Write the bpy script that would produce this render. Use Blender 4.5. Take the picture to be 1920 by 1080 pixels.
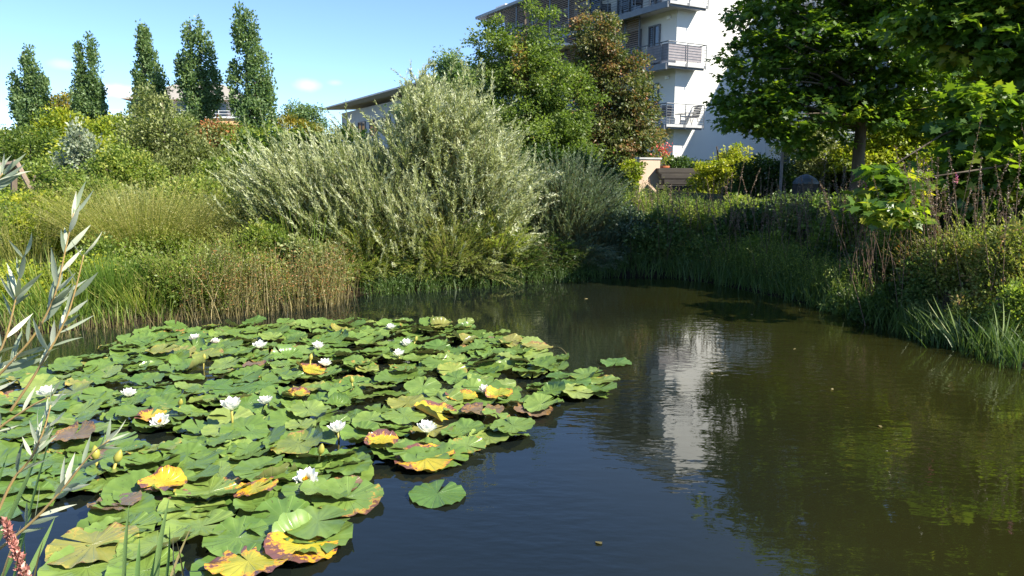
import bpy, math, random
import numpy as np
from mathutils import Vector, Matrix

for o in list(bpy.data.objects): bpy.data.objects.remove(o)
SC = bpy.context.scene
COL = SC.collection
R = math.radians

# ------------------------------------------------------------------ camera
F = 1387.0                      # focal length in photograph pixels (1920 wide)
PITCH = R(8.6); CAMZ = 1.7
cam_d = bpy.data.cameras.new('camera'); cam = bpy.data.objects.new('camera', cam_d); COL.objects.link(cam)
cam.location = (0, 0, CAMZ); cam.rotation_euler = (R(90)-PITCH, 0, 0)
cam_d.sensor_width = 36; cam_d.lens = 36*F/1920; cam_d.clip_end = 5000; cam_d.clip_start = 0.05
SC.camera = cam

def ray(px, py):
    u = (px-960)/F; v = (540-py)/F
    return np.array([u, math.cos(PITCH)+v*math.sin(PITCH), v*math.cos(PITCH)-math.sin(PITCH)])
def at(px, py, Y):
    r = ray(px, py); return np.array([0, 0, CAMZ]) + r*(Y/r[1])
def onz(px, py, z=0.0):
    r = ray(px, py); return np.array([0, 0, CAMZ]) + r*((z-CAMZ)/r[2])

# ------------------------------------------------------------------ sky, sun
SUN_AZ = 114; SUN_EL = 42
W = bpy.data.worlds.new('World'); SC.world = W; W.use_nodes = True
nt = W.node_tree; nt.nodes.clear()
wo = nt.nodes.new('ShaderNodeOutputWorld'); bg = nt.nodes.new('ShaderNodeBackground')
sky = nt.nodes.new('ShaderNodeTexSky'); sky.sky_type = 'NISHITA'; sky.sun_disc = False
sky.sun_elevation = R(SUN_EL); sky.sun_rotation = R(SUN_AZ); sky.air_density = 1.0; sky.dust_density = 0.0; sky.ozone_density = 5.0; sky.altitude = 2500
bg.inputs['Strength'].default_value = 0.104
# small fair-weather clouds low over the left rooftops
geo = nt.nodes.new('ShaderNodeTexCoord')
nz = nt.nodes.new('ShaderNodeTexNoise'); nz.inputs['Scale'].default_value = 22; nz.inputs['Detail'].default_value = 5
nt.links.new(geo.outputs['Generated'], nz.inputs['Vector'])
acc = None
for (px, py, hw, hh, amt) in ((228,172,38,13,.8),(120,121,22,9,.22),(578,160,26,11,.35),(628,155,16,7,.2),(30,250,60,10,.3)):
    c = ray(px, py); c = c/np.linalg.norm(c)
    s = nt.nodes.new('ShaderNodeVectorMath'); s.operation = 'SUBTRACT'; s.inputs[1].default_value = c
    nt.links.new(geo.outputs['Generated'], s.inputs[0])
    m = nt.nodes.new('ShaderNodeVectorMath'); m.operation = 'MULTIPLY'; m.inputs[1].default_value = (F/hw/1.0, F/hw, F/hh)
    nt.links.new(s.outputs[0], m.inputs[0])
    l = nt.nodes.new('ShaderNodeVectorMath'); l.operation = 'LENGTH'; nt.links.new(m.outputs[0], l.inputs[0])
    a = nt.nodes.new('ShaderNodeMath'); a.operation = 'ADD'; nt.links.new(l.outputs['Value'], a.inputs[0])
    n2 = nt.nodes.new('ShaderNodeMath'); n2.operation = 'MULTIPLY'; n2.inputs[1].default_value = -1.6
    nt.links.new(nz.outputs['Fac'], n2.inputs[0]); nt.links.new(n2.outputs[0], a.inputs[1])
    mr = nt.nodes.new('ShaderNodeMapRange'); mr.inputs['From Min'].default_value = .45; mr.inputs['From Max'].default_value = -.6
    mr.inputs['To Min'].default_value = 0; mr.inputs['To Max'].default_value = amt; mr.interpolation_type = 'SMOOTHSTEP'
    nt.links.new(a.outputs[0], mr.inputs['Value'])
    if acc is None: acc = mr.outputs['Result']
    else:
        mx = nt.nodes.new('ShaderNodeMath'); mx.operation = 'MAXIMUM'
        nt.links.new(acc, mx.inputs[0]); nt.links.new(mr.outputs['Result'], mx.inputs[1]); acc = mx.outputs[0]
mixc = nt.nodes.new('ShaderNodeMix'); mixc.data_type = 'RGBA'
mixc.inputs['B'].default_value = (6.6, 6.9, 7.4, 1)
nt.links.new(acc, mixc.inputs['Factor']); nt.links.new(sky.outputs['Color'], mixc.inputs['A'])
nt.links.new(mixc.outputs['Result'], bg.inputs['Color']); nt.links.new(bg.outputs[0], wo.inputs['Surface'])
sun_d = bpy.data.lights.new('sun', 'SUN'); sun = bpy.data.objects.new('sun', sun_d); COL.objects.link(sun)
sun_d.energy = 5.0; sun_d.angle = R(0.53); sun_d.color = (1, .94, .8)
sdir = Vector((math.sin(R(SUN_AZ))*math.cos(R(SUN_EL)), math.cos(R(SUN_AZ))*math.cos(R(SUN_EL)), math.sin(R(SUN_EL))))
sun.rotation_euler = sdir.to_track_quat('Z', 'Y').to_euler()
SC.view_settings.view_transform = 'Standard'; SC.view_settings.look = 'None'
SC.view_settings.exposure = 1.36; SC.view_settings.gamma = 1
SC.render.resolution_x = 1024; SC.render.resolution_y = 576

# ------------------------------------------------------------------ materials
def new_mat(name):
    m = bpy.data.materials.new(name); m.use_nodes = True; t = m.node_tree; t.nodes.clear()
    o = t.nodes.new('ShaderNodeOutputMaterial'); return m, t, o
def ramp(t, stops):
    r = t.nodes.new('ShaderNodeValToRGB'); e = r.color_ramp.elements
    while len(e) > 1: e.remove(e[0])
    e[0].position = stops[0][0]; e[0].color = (*stops[0][1], 1)
    for p, c in stops[1:]:
        x = e.new(p); x.color = (*c, 1)
    return r
def leaf_mat(name, stops, transl=.38, rough=.45, spec=.35, tcol=(1.25, 1.35, .6)):
    m, t, o = new_mat(name)
    a = t.nodes.new('ShaderNodeAttribute'); a.attribute_name = 'tint'
    r = ramp(t, stops); t.links.new(a.outputs['Fac'], r.inputs[0])
    p = t.nodes.new('ShaderNodeBsdfPrincipled'); p.inputs['Roughness'].default_value = rough
    p.inputs['Specular IOR Level'].default_value = spec
    t.links.new(r.outputs[0], p.inputs['Base Color'])
    tr = t.nodes.new('ShaderNodeBsdfTranslucent')
    mu = t.nodes.new('ShaderNodeMix'); mu.data_type = 'RGBA'; mu.blend_type = 'MULTIPLY'; mu.inputs['Factor'].default_value = 1
    mu.inputs['B'].default_value = (*tcol, 1); t.links.new(r.outputs[0], mu.inputs['A']); t.links.new(mu.outputs['Result'], tr.inputs['Color'])
    mx = t.nodes.new('ShaderNodeMixShader'); mx.inputs[0].default_value = transl
    t.links.new(p.outputs[0], mx.inputs[1]); t.links.new(tr.outputs[0], mx.inputs[2]); t.links.new(mx.outputs[0], o.inputs['Surface'])
    return m
def solid(name, c, c2=None, scale=6, rough=.7, spec=.3, bump=0, metal=0, stretch=(1,1,1), detail=6):
    m, t, o = new_mat(name)
    p = t.nodes.new('ShaderNodeBsdfPrincipled'); p.inputs['Roughness'].default_value = rough
    p.inputs['Specular IOR Level'].default_value = spec; p.inputs['Metallic'].default_value = metal
    t.links.new(p.outputs[0], o.inputs['Surface'])
    tc = t.nodes.new('ShaderNodeTexCoord'); mp = t.nodes.new('ShaderNodeMapping'); mp.inputs['Scale'].default_value = stretch
    n = t.nodes.new('ShaderNodeTexNoise'); n.inputs['Scale'].default_value = scale; n.inputs['Detail'].default_value = detail
    t.links.new(tc.outputs['Object'], mp.inputs[0]); t.links.new(mp.outputs[0], n.inputs['Vector'])
    c2 = c2 or tuple(x*.8 for x in c)
    r = ramp(t, [(.35, c), (.65, c2)]); t.links.new(n.outputs['Fac'], r.inputs[0]); t.links.new(r.outputs[0], p.inputs['Base Color'])
    if bump:
        b = t.nodes.new('ShaderNodeBump'); b.inputs['Strength'].default_value = bump; b.inputs['Distance'].default_value = .02
        t.links.new(n.outputs['Fac'], b.inputs['Height']); t.links.new(b.outputs[0], p.inputs['Normal'])
    return m

M = {}
M['maple'] = leaf_mat('maple_leaf', [(0,(.05,.105,.018)),(.5,(.095,.18,.026)),(.8,(.165,.25,.035)),(1,(.32,.33,.05))], .5, .35, .5, tcol=(1.9,1.7,.5))
M['poplar'] = leaf_mat('poplar_leaf', [(0,(.10,.17,.065)),(.6,(.18,.26,.11)),(1,(.33,.4,.2))], .4)
M['green'] = leaf_mat('green_leaf', [(0,(.075,.12,.024)),(.55,(.155,.22,.045)),(.9,(.25,.31,.07)),(1,(.36,.24,.08))], .45)
M['copper'] = leaf_mat('copper_leaf', [(0,(.06,.09,.028)),(.4,(.12,.145,.05)),(.62,(.19,.17,.06)),(.85,(.28,.16,.07)),(1,(.32,.13,.07))], .35)
M['gold'] = leaf_mat('gold_leaf', [(0,(.12,.16,.03)),(.5,(.28,.24,.035)),(1,(.42,.26,.05))], .35)
M['lime'] = leaf_mat('lime_leaf', [(0,(.13,.19,.022)),(.5,(.28,.33,.03)),(1,(.5,.47,.045))], .45)
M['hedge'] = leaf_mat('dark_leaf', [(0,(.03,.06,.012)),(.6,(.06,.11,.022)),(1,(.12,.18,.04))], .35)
M['rust'] = leaf_mat('rusty_leaf', [(0,(.09,.14,.035)),(.45,(.2,.2,.05)),(.7,(.36,.16,.06)),(1,(.42,.11,.05))], .3)
M['shrub'] = leaf_mat('shrub_leaf', [(0,(.10,.155,.026)),(.6,(.23,.3,.055)),(1,(.42,.42,.1))], .45)
M['greyshrub'] = leaf_mat('greygreen_leaf', [(0,(.12,.15,.045)),(.5,(.24,.27,.1)),(1,(.38,.4,.18))], .4)
M['willow'] = leaf_mat('willow_leaf', [(0,(.13,.17,.05)),(.35,(.26,.31,.12)),(.7,(.44,.48,.27)),(1,(.66,.68,.5))], .35, .4, .4, tcol=(1.1,1.1,.65))
M['greywillow'] = leaf_mat('grey_willow_leaf', [(0,(.055,.1,.055)),(.6,(.12,.17,.1)),(1,(.24,.3,.21))], .32)
M['silver'] = leaf_mat('silver_leaf', [(0,(.16,.2,.12)),(.5,(.32,.37,.26)),(1,(.66,.66,.5))], .3, .45, .25, tcol=(1.1,1.15,.8))
M['grass'] = leaf_mat('grass_blade', [(0,(.07,.13,.022)),(.5,(.15,.24,.04)),(.8,(.26,.32,.06)),(1,(.42,.36,.13))], .45)
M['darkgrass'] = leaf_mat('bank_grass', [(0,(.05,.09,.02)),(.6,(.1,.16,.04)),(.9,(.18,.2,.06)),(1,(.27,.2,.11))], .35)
M['drygrass'] = leaf_mat('dry_grass', [(0,(.16,.2,.045)),(.4,(.27,.28,.07)),(.75,(.38,.34,.11)),(1,(.48,.4,.18))], .45)
M['brownreed'] = leaf_mat('brown_stem', [(0,(.08,.075,.03)),(.5,(.2,.165,.07)),(.8,(.32,.26,.12)),(1,(.46,.38,.2))], .3)
M['spike'] = leaf_mat('seed_spike', [(0,(.10,.065,.045)),(.6,(.19,.125,.09)),(1,(.27,.2,.15))], .2)
M['pink'] = leaf_mat('pink_blossom', [(0,(.4,.1,.22)),(1,(.6,.22,.38))], .3)
M['red'] = leaf_mat('red_blossom', [(0,(.5,.05,.05)),(1,(.75,.18,.15))], .3)
M['paleblade'] = leaf_mat('pale_blade', [(0,(.16,.24,.07)),(.6,(.3,.36,.14)),(1,(.5,.5,.3))], .35)
M['iris'] = leaf_mat('iris_blade', [(0,(.1,.19,.05)),(1,(.2,.3,.1))], .35)
M['bark'] = solid('bark', (.07,.055,.04), (.13,.105,.08), 9, .9, .1, .6, stretch=(1,1,.2))
M['palebark'] = solid('pale_bark', (.45,.43,.38), (.25,.23,.2), 9, .8, .2, .3, stretch=(1,1,2))
M['twig'] = solid('twig_bark', (.42,.28,.1), (.32,.22,.1), 30, .5, .3)
M['render'] = solid('white_render', (.64,.63,.6), (.6,.59,.57), .6, .85, .2, .04)
M['concrete'] = solid('concrete', (.42,.42,.42), (.34,.34,.35), 3, .85, .2, .05)
M['steel'] = solid('grey_steel', (.12,.13,.15), (.09,.1,.12), 4, .45, .5)
M['railing'] = solid('galvanised', (.13,.14,.16), (.1,.11,.12), 8, .4, .5, metal=.3)
M['glass'] = solid('window_glass', (.03,.035,.045), (.05,.06,.07), .8, .05, .9)
M['louvre'] = solid('timber_louvre', (.16,.11,.085), (.24,.17,.13), 5, .7, .2, .1, stretch=(1,1,8))
M['louvregrey'] = solid('grey_louvre', (.25,.27,.3), (.18,.2,.22), 5, .5, .4)
M['yellow'] = solid('ochre_render', (.62,.42,.2), (.56,.38,.18), 1.2, .85, .2)
M['greyrender'] = solid('pale_grey_render', (.5,.5,.5), (.45,.45,.46), 1.2, .85, .2)
M['rooftile'] = solid('brown_roof_tile', (.3,.275,.25), (.25,.23,.2), 6, .8, .2, .3, stretch=(1,1,5))
M['eave'] = solid('timber_soffit', (.85,.76,.7), (.75,.65,.6), 3, .7, .2, stretch=(.3,6,1))
M['paintwhite'] = solid('white_paint', (.8,.8,.8), (.72,.72,.72), 3, .5, .3)
M['stucco'] = solid('peach_stucco', (.52,.39,.3), (.45,.33,.26), 3, .9, .1, .15)
M['wood'] = solid('weathered_wood', (.27,.2,.15), (.17,.13,.1), 6, .8, .2, .3, stretch=(1,1,.15))
M['darkwood'] = solid('dark_board', (.045,.04,.038), (.08,.07,.06), 6, .8, .2, .2, stretch=(.2,1,1))
M['terracotta'] = solid('terracotta', (.4,.13,.06), (.32,.1,.05), 5, .8, .2)
M['chairfabric'] = solid('charcoal_fabric', (.05,.05,.06), (.08,.08,.09), 30, .8, .2)
M['slate'] = solid('slate_cap', (.07,.09,.12), (.1,.12,.15), 8, .5, .4)
M['screen'] = solid('grey_screen', (.27,.25,.27), (.22,.2,.22), 4, .8, .2)

def ground_mat():
    m, t, o = new_mat('bank_soil')
    p = t.nodes.new('ShaderNodeBsdfPrincipled'); p.inputs['Roughness'].default_value = .95; p.inputs['Specular IOR Level'].default_value = .1
    tc = t.nodes.new('ShaderNodeTexCoord'); n = t.nodes.new('ShaderNodeTexNoise'); n.inputs['Scale'].default_value = 1.4; n.inputs['Detail'].default_value = 9
    t.links.new(tc.outputs['Object'], n.inputs['Vector'])
    r = ramp(t, [(.3,(.035,.028,.018)),(.5,(.05,.06,.02)),(.7,(.07,.1,.025))]); t.links.new(n.outputs['Fac'], r.inputs[0])
    sx = t.nodes.new('ShaderNodeSeparateXYZ'); t.links.new(tc.outputs['Object'], sx.inputs[0])
    mz = t.nodes.new('ShaderNodeMapRange'); mz.inputs['From Min'].default_value = .25; mz.inputs['From Max'].default_value = .05; t.links.new(sx.outputs[2], mz.inputs['Value'])
    mm = t.nodes.new('ShaderNodeMix'); mm.data_type = 'RGBA'; mm.inputs['B'].default_value = (.018,.013,.008,1)
    t.links.new(mz.outputs[0], mm.inputs['Factor']); t.links.new(r.outputs[0], mm.inputs['A']); t.links.new(mm.outputs['Result'], p.inputs['Base Color'])
    b = t.nodes.new('ShaderNodeBump'); b.inputs['Strength'].default_value = .6; b.inputs['Distance'].default_value = .1
    t.links.new(n.outputs['Fac'], b.inputs['Height']); t.links.new(b.outputs[0], p.inputs['Normal']); t.links.new(p.outputs[0], o.inputs['Surface'])
    return m
M['ground'] = ground_mat()
def water_mat():
    m, t, o = new_mat('pond_water')
    p = t.nodes.new('ShaderNodeBsdfPrincipled'); p.inputs['Roughness'].default_value = .02; p.inputs['IOR'].default_value = 1.5
    tc = t.nodes.new('ShaderNodeTexCoord')
    nb = t.nodes.new('ShaderNodeTexNoise'); nb.inputs['Scale'].default_value = .35; nb.inputs['Detail'].default_value = 3
    t.links.new(tc.outputs['Object'], nb.inputs['Vector'])
    r = ramp(t, [(.3,(.0115,.0125,.003)),(.7,(.017,.0165,.004))]); t.links.new(nb.outputs['Fac'], r.inputs[0])
    # the right half of the pond is shallower and siltier than the deep water beside the raft
    sx = t.nodes.new('ShaderNodeSeparateXYZ'); t.links.new(tc.outputs['Object'], sx.inputs[0])
    ad = t.nodes.new('ShaderNodeMath'); ad.operation = 'MULTIPLY_ADD'; ad.inputs[1].default_value = 2.5; t.links.new(nb.outputs['Fac'], ad.inputs[0]); t.links.new(sx.outputs[0], ad.inputs[2])
    dm = t.nodes.new('ShaderNodeMapRange'); dm.inputs['From Min'].default_value = 1.2; dm.inputs['From Max'].default_value = 4.0; dm.interpolation_type = 'SMOOTHSTEP'; t.links.new(ad.outputs[0], dm.inputs['Value'])
    cm = t.nodes.new('ShaderNodeMix'); cm.data_type = 'RGBA'; cm.inputs['A'].default_value = (.0055,.008,.0075,1); t.links.new(dm.outputs[0], cm.inputs['Factor']); t.links.new(r.outputs[0], cm.inputs['B']); t.links.new(cm.outputs['Result'], p.inputs['Base Color'])
    mp = t.nodes.new('ShaderNodeMapping'); mp.inputs['Scale'].default_value = (.75, 1.5, 1); mp.inputs['Rotation'].default_value = (0,0,R(14))
    t.links.new(tc.outputs['Object'], mp.inputs[0])
    n1 = t.nodes.new('ShaderNodeTexNoise'); n1.inputs['Scale'].default_value = 7.5; n1.inputs['Detail'].default_value = 2.5; n1.inputs['Roughness'].default_value = .45
    n3 = t.nodes.new('ShaderNodeTexNoise'); n3.inputs['Scale'].default_value = .5; n3.inputs['Detail'].default_value = 2
    t.links.new(mp.outputs[0], n1.inputs['Vector']); t.links.new(tc.outputs['Object'], n3.inputs['Vector'])
    mr = t.nodes.new('ShaderNodeMapRange'); mr.inputs['From Min'].default_value = .42; mr.inputs['From Max'].default_value = .6
    mr.inputs['To Min'].default_value = .12; mr.inputs['To Max'].default_value = .5
    t.links.new(n3.outputs['Fac'], mr.inputs['Value'])
    mu = t.nodes.new('ShaderNodeMath'); mu.operation = 'MULTIPLY'; t.links.new(n1.outputs['Fac'], mu.inputs[0]); t.links.new(mr.outputs[0], mu.inputs[1])
    b = t.nodes.new('ShaderNodeBump'); b.inputs['Strength'].default_value = 1; b.inputs['Distance'].default_value = .008
    t.links.new(mu.outputs[0], b.inputs['Height']); t.links.new(b.outputs[0], p.inputs['Normal']); t.links.new(p.outputs[0], o.inputs['Surface'])
    return m
M['water'] = water_mat()

def pad_mat(name, stops, edge, edge_amt, under=(.15,.14,.045)):
    """lily pad: per-pad random green, pale radial veins, browned margins and blotches, reddish underside"""
    m, t, o = new_mat(name); N = t.nodes.new; L = t.links.new
    p = N('ShaderNodeBsdfPrincipled'); p.inputs['Roughness'].default_value = .27; p.inputs['Specular IOR Level'].default_value = .75
    oi = N('ShaderNodeObjectInfo'); r = ramp(t, stops); L(oi.outputs['Random'], r.inputs[0])
    tc = N('ShaderNodeTexCoord')
    off = N('ShaderNodeVectorMath'); off.operation = 'ADD'; L(tc.outputs['Object'], off.inputs[0])
    cx = N('ShaderNodeCombineXYZ'); mm = N('ShaderNodeMath'); mm.operation = 'MULTIPLY'; mm.inputs[1].default_value = 57; L(oi.outputs['Random'], mm.inputs[0])
    L(mm.outputs[0], cx.inputs[2]); L(cx.outputs[0], off.inputs[1])
    n = N('ShaderNodeTexNoise'); n.inputs['Scale'].default_value = 14; n.inputs['Detail'].default_value = 7; L(off.outputs[0], n.inputs['Vector'])
    nl = N('ShaderNodeTexNoise'); nl.inputs['Scale'].default_value = 5; nl.inputs['Detail'].default_value = 3; L(off.outputs[0], nl.inputs['Vector'])
    # fine mottling
    mot = N('ShaderNodeMix'); mot.data_type = 'RGBA'; mot.blend_type = 'MULTIPLY'; mot.inputs['Factor'].default_value = .8
    mr0 = ramp(t, [(.3,(.72,.78,.7)),(.7,(1.2,1.15,1.1))]); L(n.outputs['Fac'], mr0.inputs[0]); L(r.outputs[0], mot.inputs['A']); L(mr0.outputs[0], mot.inputs['B'])
    # veins
    sp = N('ShaderNodeSeparateXYZ'); L(tc.outputs['Object'], sp.inputs[0])
    at2 = N('ShaderNodeMath'); at2.operation = 'ARCTAN2'; L(sp.outputs[1], at2.inputs[0]); L(sp.outputs[0], at2.inputs[1])
    mv = N('ShaderNodeMath'); mv.operation = 'MULTIPLY'; mv.inputs[1].default_value = 8.5; L(at2.outputs[0], mv.inputs[0])
    sn = N('ShaderNodeMath'); sn.operation = 'SINE'; L(mv.outputs[0], sn.inputs[0])
    ab = N('ShaderNodeMath'); ab.operation = 'ABSOLUTE'; L(sn.outputs[0], ab.inputs[0])
    ve = N('ShaderNodeMapRange'); ve.inputs['From Min'].default_value = .22; ve.inputs['From Max'].default_value = 0; ve.inputs['To Max'].default_value = .3; L(ab.outputs[0], ve.inputs['Value'])
    vm = N('ShaderNodeMix'); vm.data_type = 'RGBA'; L(ve.outputs[0], vm.inputs['Factor']); L(mot.outputs['Result'], vm.inputs['A']); vm.inputs['B'].default_value = (.28,.38,.11,1)
    # margin / blotch
    le = N('ShaderNodeVectorMath'); le.operation = 'LENGTH'; L(tc.outputs['Object'], le.inputs[0])
    m1 = N('ShaderNodeMath'); m1.operation = 'MULTIPLY_ADD'; L(le.outputs['Value'], m1.inputs[0]); m1.inputs[1].default_value = 2.6; L(nl.outputs['Fac'], m1.inputs[2])
    m2 = N('ShaderNodeMath'); m2.operation = 'MULTIPLY_ADD'; L(n.outputs['Fac'], m2.inputs[0]); m2.inputs[1].default_value = .45; nf = N('ShaderNodeTexNoise'); nf.inputs['Scale'].default_value = 60; nf.inputs['Detail'].default_value = 4; L(off.outputs[0], nf.inputs['Vector']); m3 = N('ShaderNodeMath'); m3.operation = 'MULTIPLY_ADD'; m3.inputs[1].default_value = .55; m3.inputs[2].default_value = -.275; L(nf.outputs['Fac'], m3.inputs[0]); m4 = N('ShaderNodeMath'); m4.operation = 'ADD'; L(m1.outputs[0], m2.inputs[2])
    bl = N('ShaderNodeMapRange'); bl.inputs['From Min'].default_value = edge_amt; bl.inputs['From Max'].default_value = edge_amt+.16; L(m2.outputs[0], m4.inputs[0]); L(m3.outputs[0], m4.inputs[1]); L(m4.outputs[0], bl.inputs['Value'])
    ec = ramp(t, edge); L(bl.outputs[0], ec.inputs[0])
    bf = N('ShaderNodeMapRange'); bf.inputs['From Max'].default_value = .25; L(bl.outputs[0], bf.inputs['Value'])
    em = N('ShaderNodeMix'); em.data_type = 'RGBA'; L(bf.outputs[0], em.inputs['Factor']); L(vm.outputs['Result'], em.inputs['A']); L(ec.outputs[0], em.inputs['B'])
    g = N('ShaderNodeNewGeometry'); um = N('ShaderNodeMix'); um.data_type = 'RGBA'; L(g.outputs['Backfacing'], um.inputs['Factor'])
    un = ramp(t, [(.35, under), (.65, (.17,.2,.06))]); L(nl.outputs['Fac'], un.inputs[0])
    dk = N('ShaderNodeMapRange'); dk.inputs['From Min'].default_value = .66; dk.inputs['From Max'].default_value = .72; dk.inputs['To Max'].default_value = .75; L(nf.outputs['Fac'], dk.inputs['Value'])
    sm_ = N('ShaderNodeMix'); sm_.data_type = 'RGBA'; L(dk.outputs[0], sm_.inputs['Factor']); L(em.outputs['Result'], sm_.inputs['A']); sm_.inputs['B'].default_value = (.06,.045,.02,1)
    L(sm_.outputs['Result'], um.inputs['A']); L(un.outputs[0], um.inputs['B']); L(um.outputs['Result'], p.inputs['Base Color'])
    hb = N('ShaderNodeMath'); hb.operation = 'MULTIPLY_ADD'; L(ve.outputs[0], hb.inputs[0]); hb.inputs[1].default_value = -.5; L(nl.outputs['Fac'], hb.inputs[2])
    b = N('ShaderNodeBump'); b.inputs['Strength'].default_value = .55; b.inputs['Distance'].default_value = .02; L(hb.outputs[0], b.inputs['Height']); L(b.outputs[0], p.inputs['Normal'])
    tr = N('ShaderNodeBsdfTranslucent'); L(um.outputs['Result'], tr.inputs['Color'])
    mx = N('ShaderNodeMixShader'); mx.inputs[0].default_value = .18; L(p.outputs[0], mx.inputs[1]); L(tr.outputs[0], mx.inputs[2]); L(mx.outputs[0], o.inputs['Surface'])
    return m
G1 = [(0,(.09,.17,.035)),(.35,(.135,.22,.045)),(.7,(.185,.265,.06)),(1,(.235,.29,.075))]
M['pad'] = pad_mat('pad_green', G1, [(0,(.32,.33,.05)),(.5,(.4,.28,.06)),(1,(.2,.1,.05))], 3.2)
M['pad_spot'] = pad_mat('pad_spotted', G1, [(0,(.36,.34,.05)),(.5,(.42,.24,.05)),(1,(.15,.07,.045))], 1.12)
M['pad_olive'] = pad_mat('pad_olive', [(0,(.2,.26,.05)),(.5,(.24,.24,.06)),(1,(.3,.28,.08))], [(0,(.4,.35,.06)),(1,(.25,.14,.07))], 1.15)
M['pad_yellow'] = pad_mat('pad_yellow', [(0,(.3,.34,.04)),(1,(.62,.42,.03))], [(0,(.7,.42,.02)),(.5,(.65,.33,.03)),(1,(.16,.07,.06))], .98, (.4,.25,.05))
M['pad_brown'] = pad_mat('pad_brown', [(0,(.17,.13,.085)),(1,(.22,.14,.1))], [(0,(.45,.25,.06)),(1,(.12,.07,.06))], 1.1, (.3,.16,.07))
M['petal'] = leaf_mat('lily_petal', [(0,(.82,.72,.66)),(.4,(.86,.84,.76)),(1,(.9,.9,.86))], .3, .5, .2, tcol=(1,1,.9))
M['stamen'] = leaf_mat('lily_stamen', [(0,(.75,.42,.03)),(1,(.85,.6,.06))], .2, .6, .2)
M['lilystem'] = leaf_mat('lily_stem', [(0,(.3,.28,.05)),(1,(.42,.33,.08))], .1, .5, .3)
M['bud'] = leaf_mat('lily_bud', [(0,(.3,.27,.05)),(.6,(.42,.4,.08)),(1,(.6,.5,.12))], .15, .4, .3)

# ------------------------------------------------------------------ object helpers
def tag(o, label=None, cat=None, group=None, kind=None):
    if label: o['label'] = label
    if cat: o['category'] = cat
    if group: o['group'] = group
    if kind: o['kind'] = kind
    return o
def empty(name, loc, rz=0, label=None, cat=None, group=None):
    o = bpy.data.objects.new(name, None); COL.objects.link(o); o.location = loc; o.rotation_euler = (0, 0, rz); o.empty_display_size = .2
    return tag(o, label, cat, group)
def link(name, me, mat, parent=None, local=False):
    o = bpy.data.objects.new(name, me); COL.objects.link(o)
    if mat is not None and not me.materials: me.materials.append(mat)
    if parent is not None:
        o.parent = parent
        if not local:
            Mw = Matrix.Translation(parent.location) @ parent.rotation_euler.to_matrix().to_4x4()
            o.matrix_parent_inverse = Mw.inverted()
    return o
def mesh_np(name, V, faces_flat, sizes, tint=None, smooth=False):
    me = bpy.data.meshes.new(name); V = np.asarray(V, dtype=np.float32).reshape(-1, 3)
    faces_flat = np.asarray(faces_flat, dtype=np.int32).ravel(); sizes = np.asarray(sizes, dtype=np.int32).ravel()
    me.vertices.add(len(V)); me.vertices.foreach_set('co', V.ravel())
    me.loops.add(len(faces_flat)); me.loops.foreach_set('vertex_index', faces_flat)
    me.polygons.add(len(sizes)); st = np.zeros(len(sizes), dtype=np.int32); st[1:] = np.cumsum(sizes)[:-1]
    me.polygons.foreach_set('loop_start', st); me.polygons.foreach_set('loop_total', sizes)
    if tint is not None:
        a = me.attributes.new('tint', 'FLOAT', 'FACE'); a.data.foreach_set('value', np.asarray(tint, dtype=np.float32).ravel())
    if smooth: me.polygons.foreach_set('use_smooth', np.ones(len(sizes), dtype=bool))
    me.update(calc_edges=True); me.validate(); return me
def cat_parts(parts):
    V = []; Fa = []; S = []; T = []; off = 0
    for v, f, s, t in parts:
        V.append(v); Fa.append(np.asarray(f)+off); S.append(s); T.append(t); off += len(v)
    return np.concatenate(V), np.concatenate(Fa), np.concatenate(S), np.concatenate(T)
def nrm(a): return a/np.maximum(np.linalg.norm(a, axis=-1, keepdims=True), 1e-9)

TEMPL = {  # (along, across, lift) verts and faces
 'diamond': (np.array([[0,0,0],[.45,.5,.06],[1,0,-.05],[.45,-.5,.06]]), [[0,1,2,3]]),
 'lance': (np.array([[0,0,0],[.3,.5,.03],[.7,.38,.0],[1,0,-.1],[.7,-.38,.0],[.3,-.5,.03]]), [[0,1,2,3],[0,3,4,5]]),
 'maple': (np.array([[0,0,0],[-.12,.34,.02],[.22,.30,0],[.30,.62,-.04],[.5,.28,.02],[.62,.42,0],[.68,.16,0],[1,0,-.08],[.68,-.16,0],[.62,-.42,0],[.5,-.28,.02],[.30,-.62,-.04],[.22,-.30,0],[-.12,-.34,.02]]),
           [[0,1,2],[0,2,3,4],[0,4,5,6],[0,6,7,8],[0,8,9,10],[0,10,11,12],[0,12,13]]),
 'star': (np.array([[0,0,0],[.1,.5,.0],[.38,.22,.02],[.62,.5,-.03],[.66,.16,.0],[1,0,-.06],[.66,-.16,0],[.62,-.5,-.03],[.38,-.22,.02],[.1,-.5,0]]),
          [[0,1,2],[0,2,3,4],[0,4,5,6],[0,6,7,8],[0,8,9]]),
}
def leaves_np(P, D, N, L, Wd, tint, shape='diamond'):
    tv, tf = TEMPL[shape]; n = len(P)
    D = nrm(D); S = nrm(np.cross(D, N)); N2 = np.cross(S, D)
    L = np.broadcast_to(L, (n,)); Wd = np.broadcast_to(Wd, (n,))
    V = (P[:,None] + (tv[None,:,0]*L[:,None])[...,None]*D[:,None] + (tv[None,:,1]*Wd[:,None])[...,None]*S[:,None]
         + (tv[None,:,2]*L[:,None])[...,None]*N2[:,None]).reshape(-1, 3)
    k = len(tv); flat = np.concatenate([np.array(f) for f in tf]); sz = np.array([len(f) for f in tf])
    Fa = (flat[None] + np.arange(n)[:,None]*k).ravel(); S_ = np.tile(sz, n); T = np.repeat(tint, len(tf))
    return V, Fa, S_, T
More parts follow.
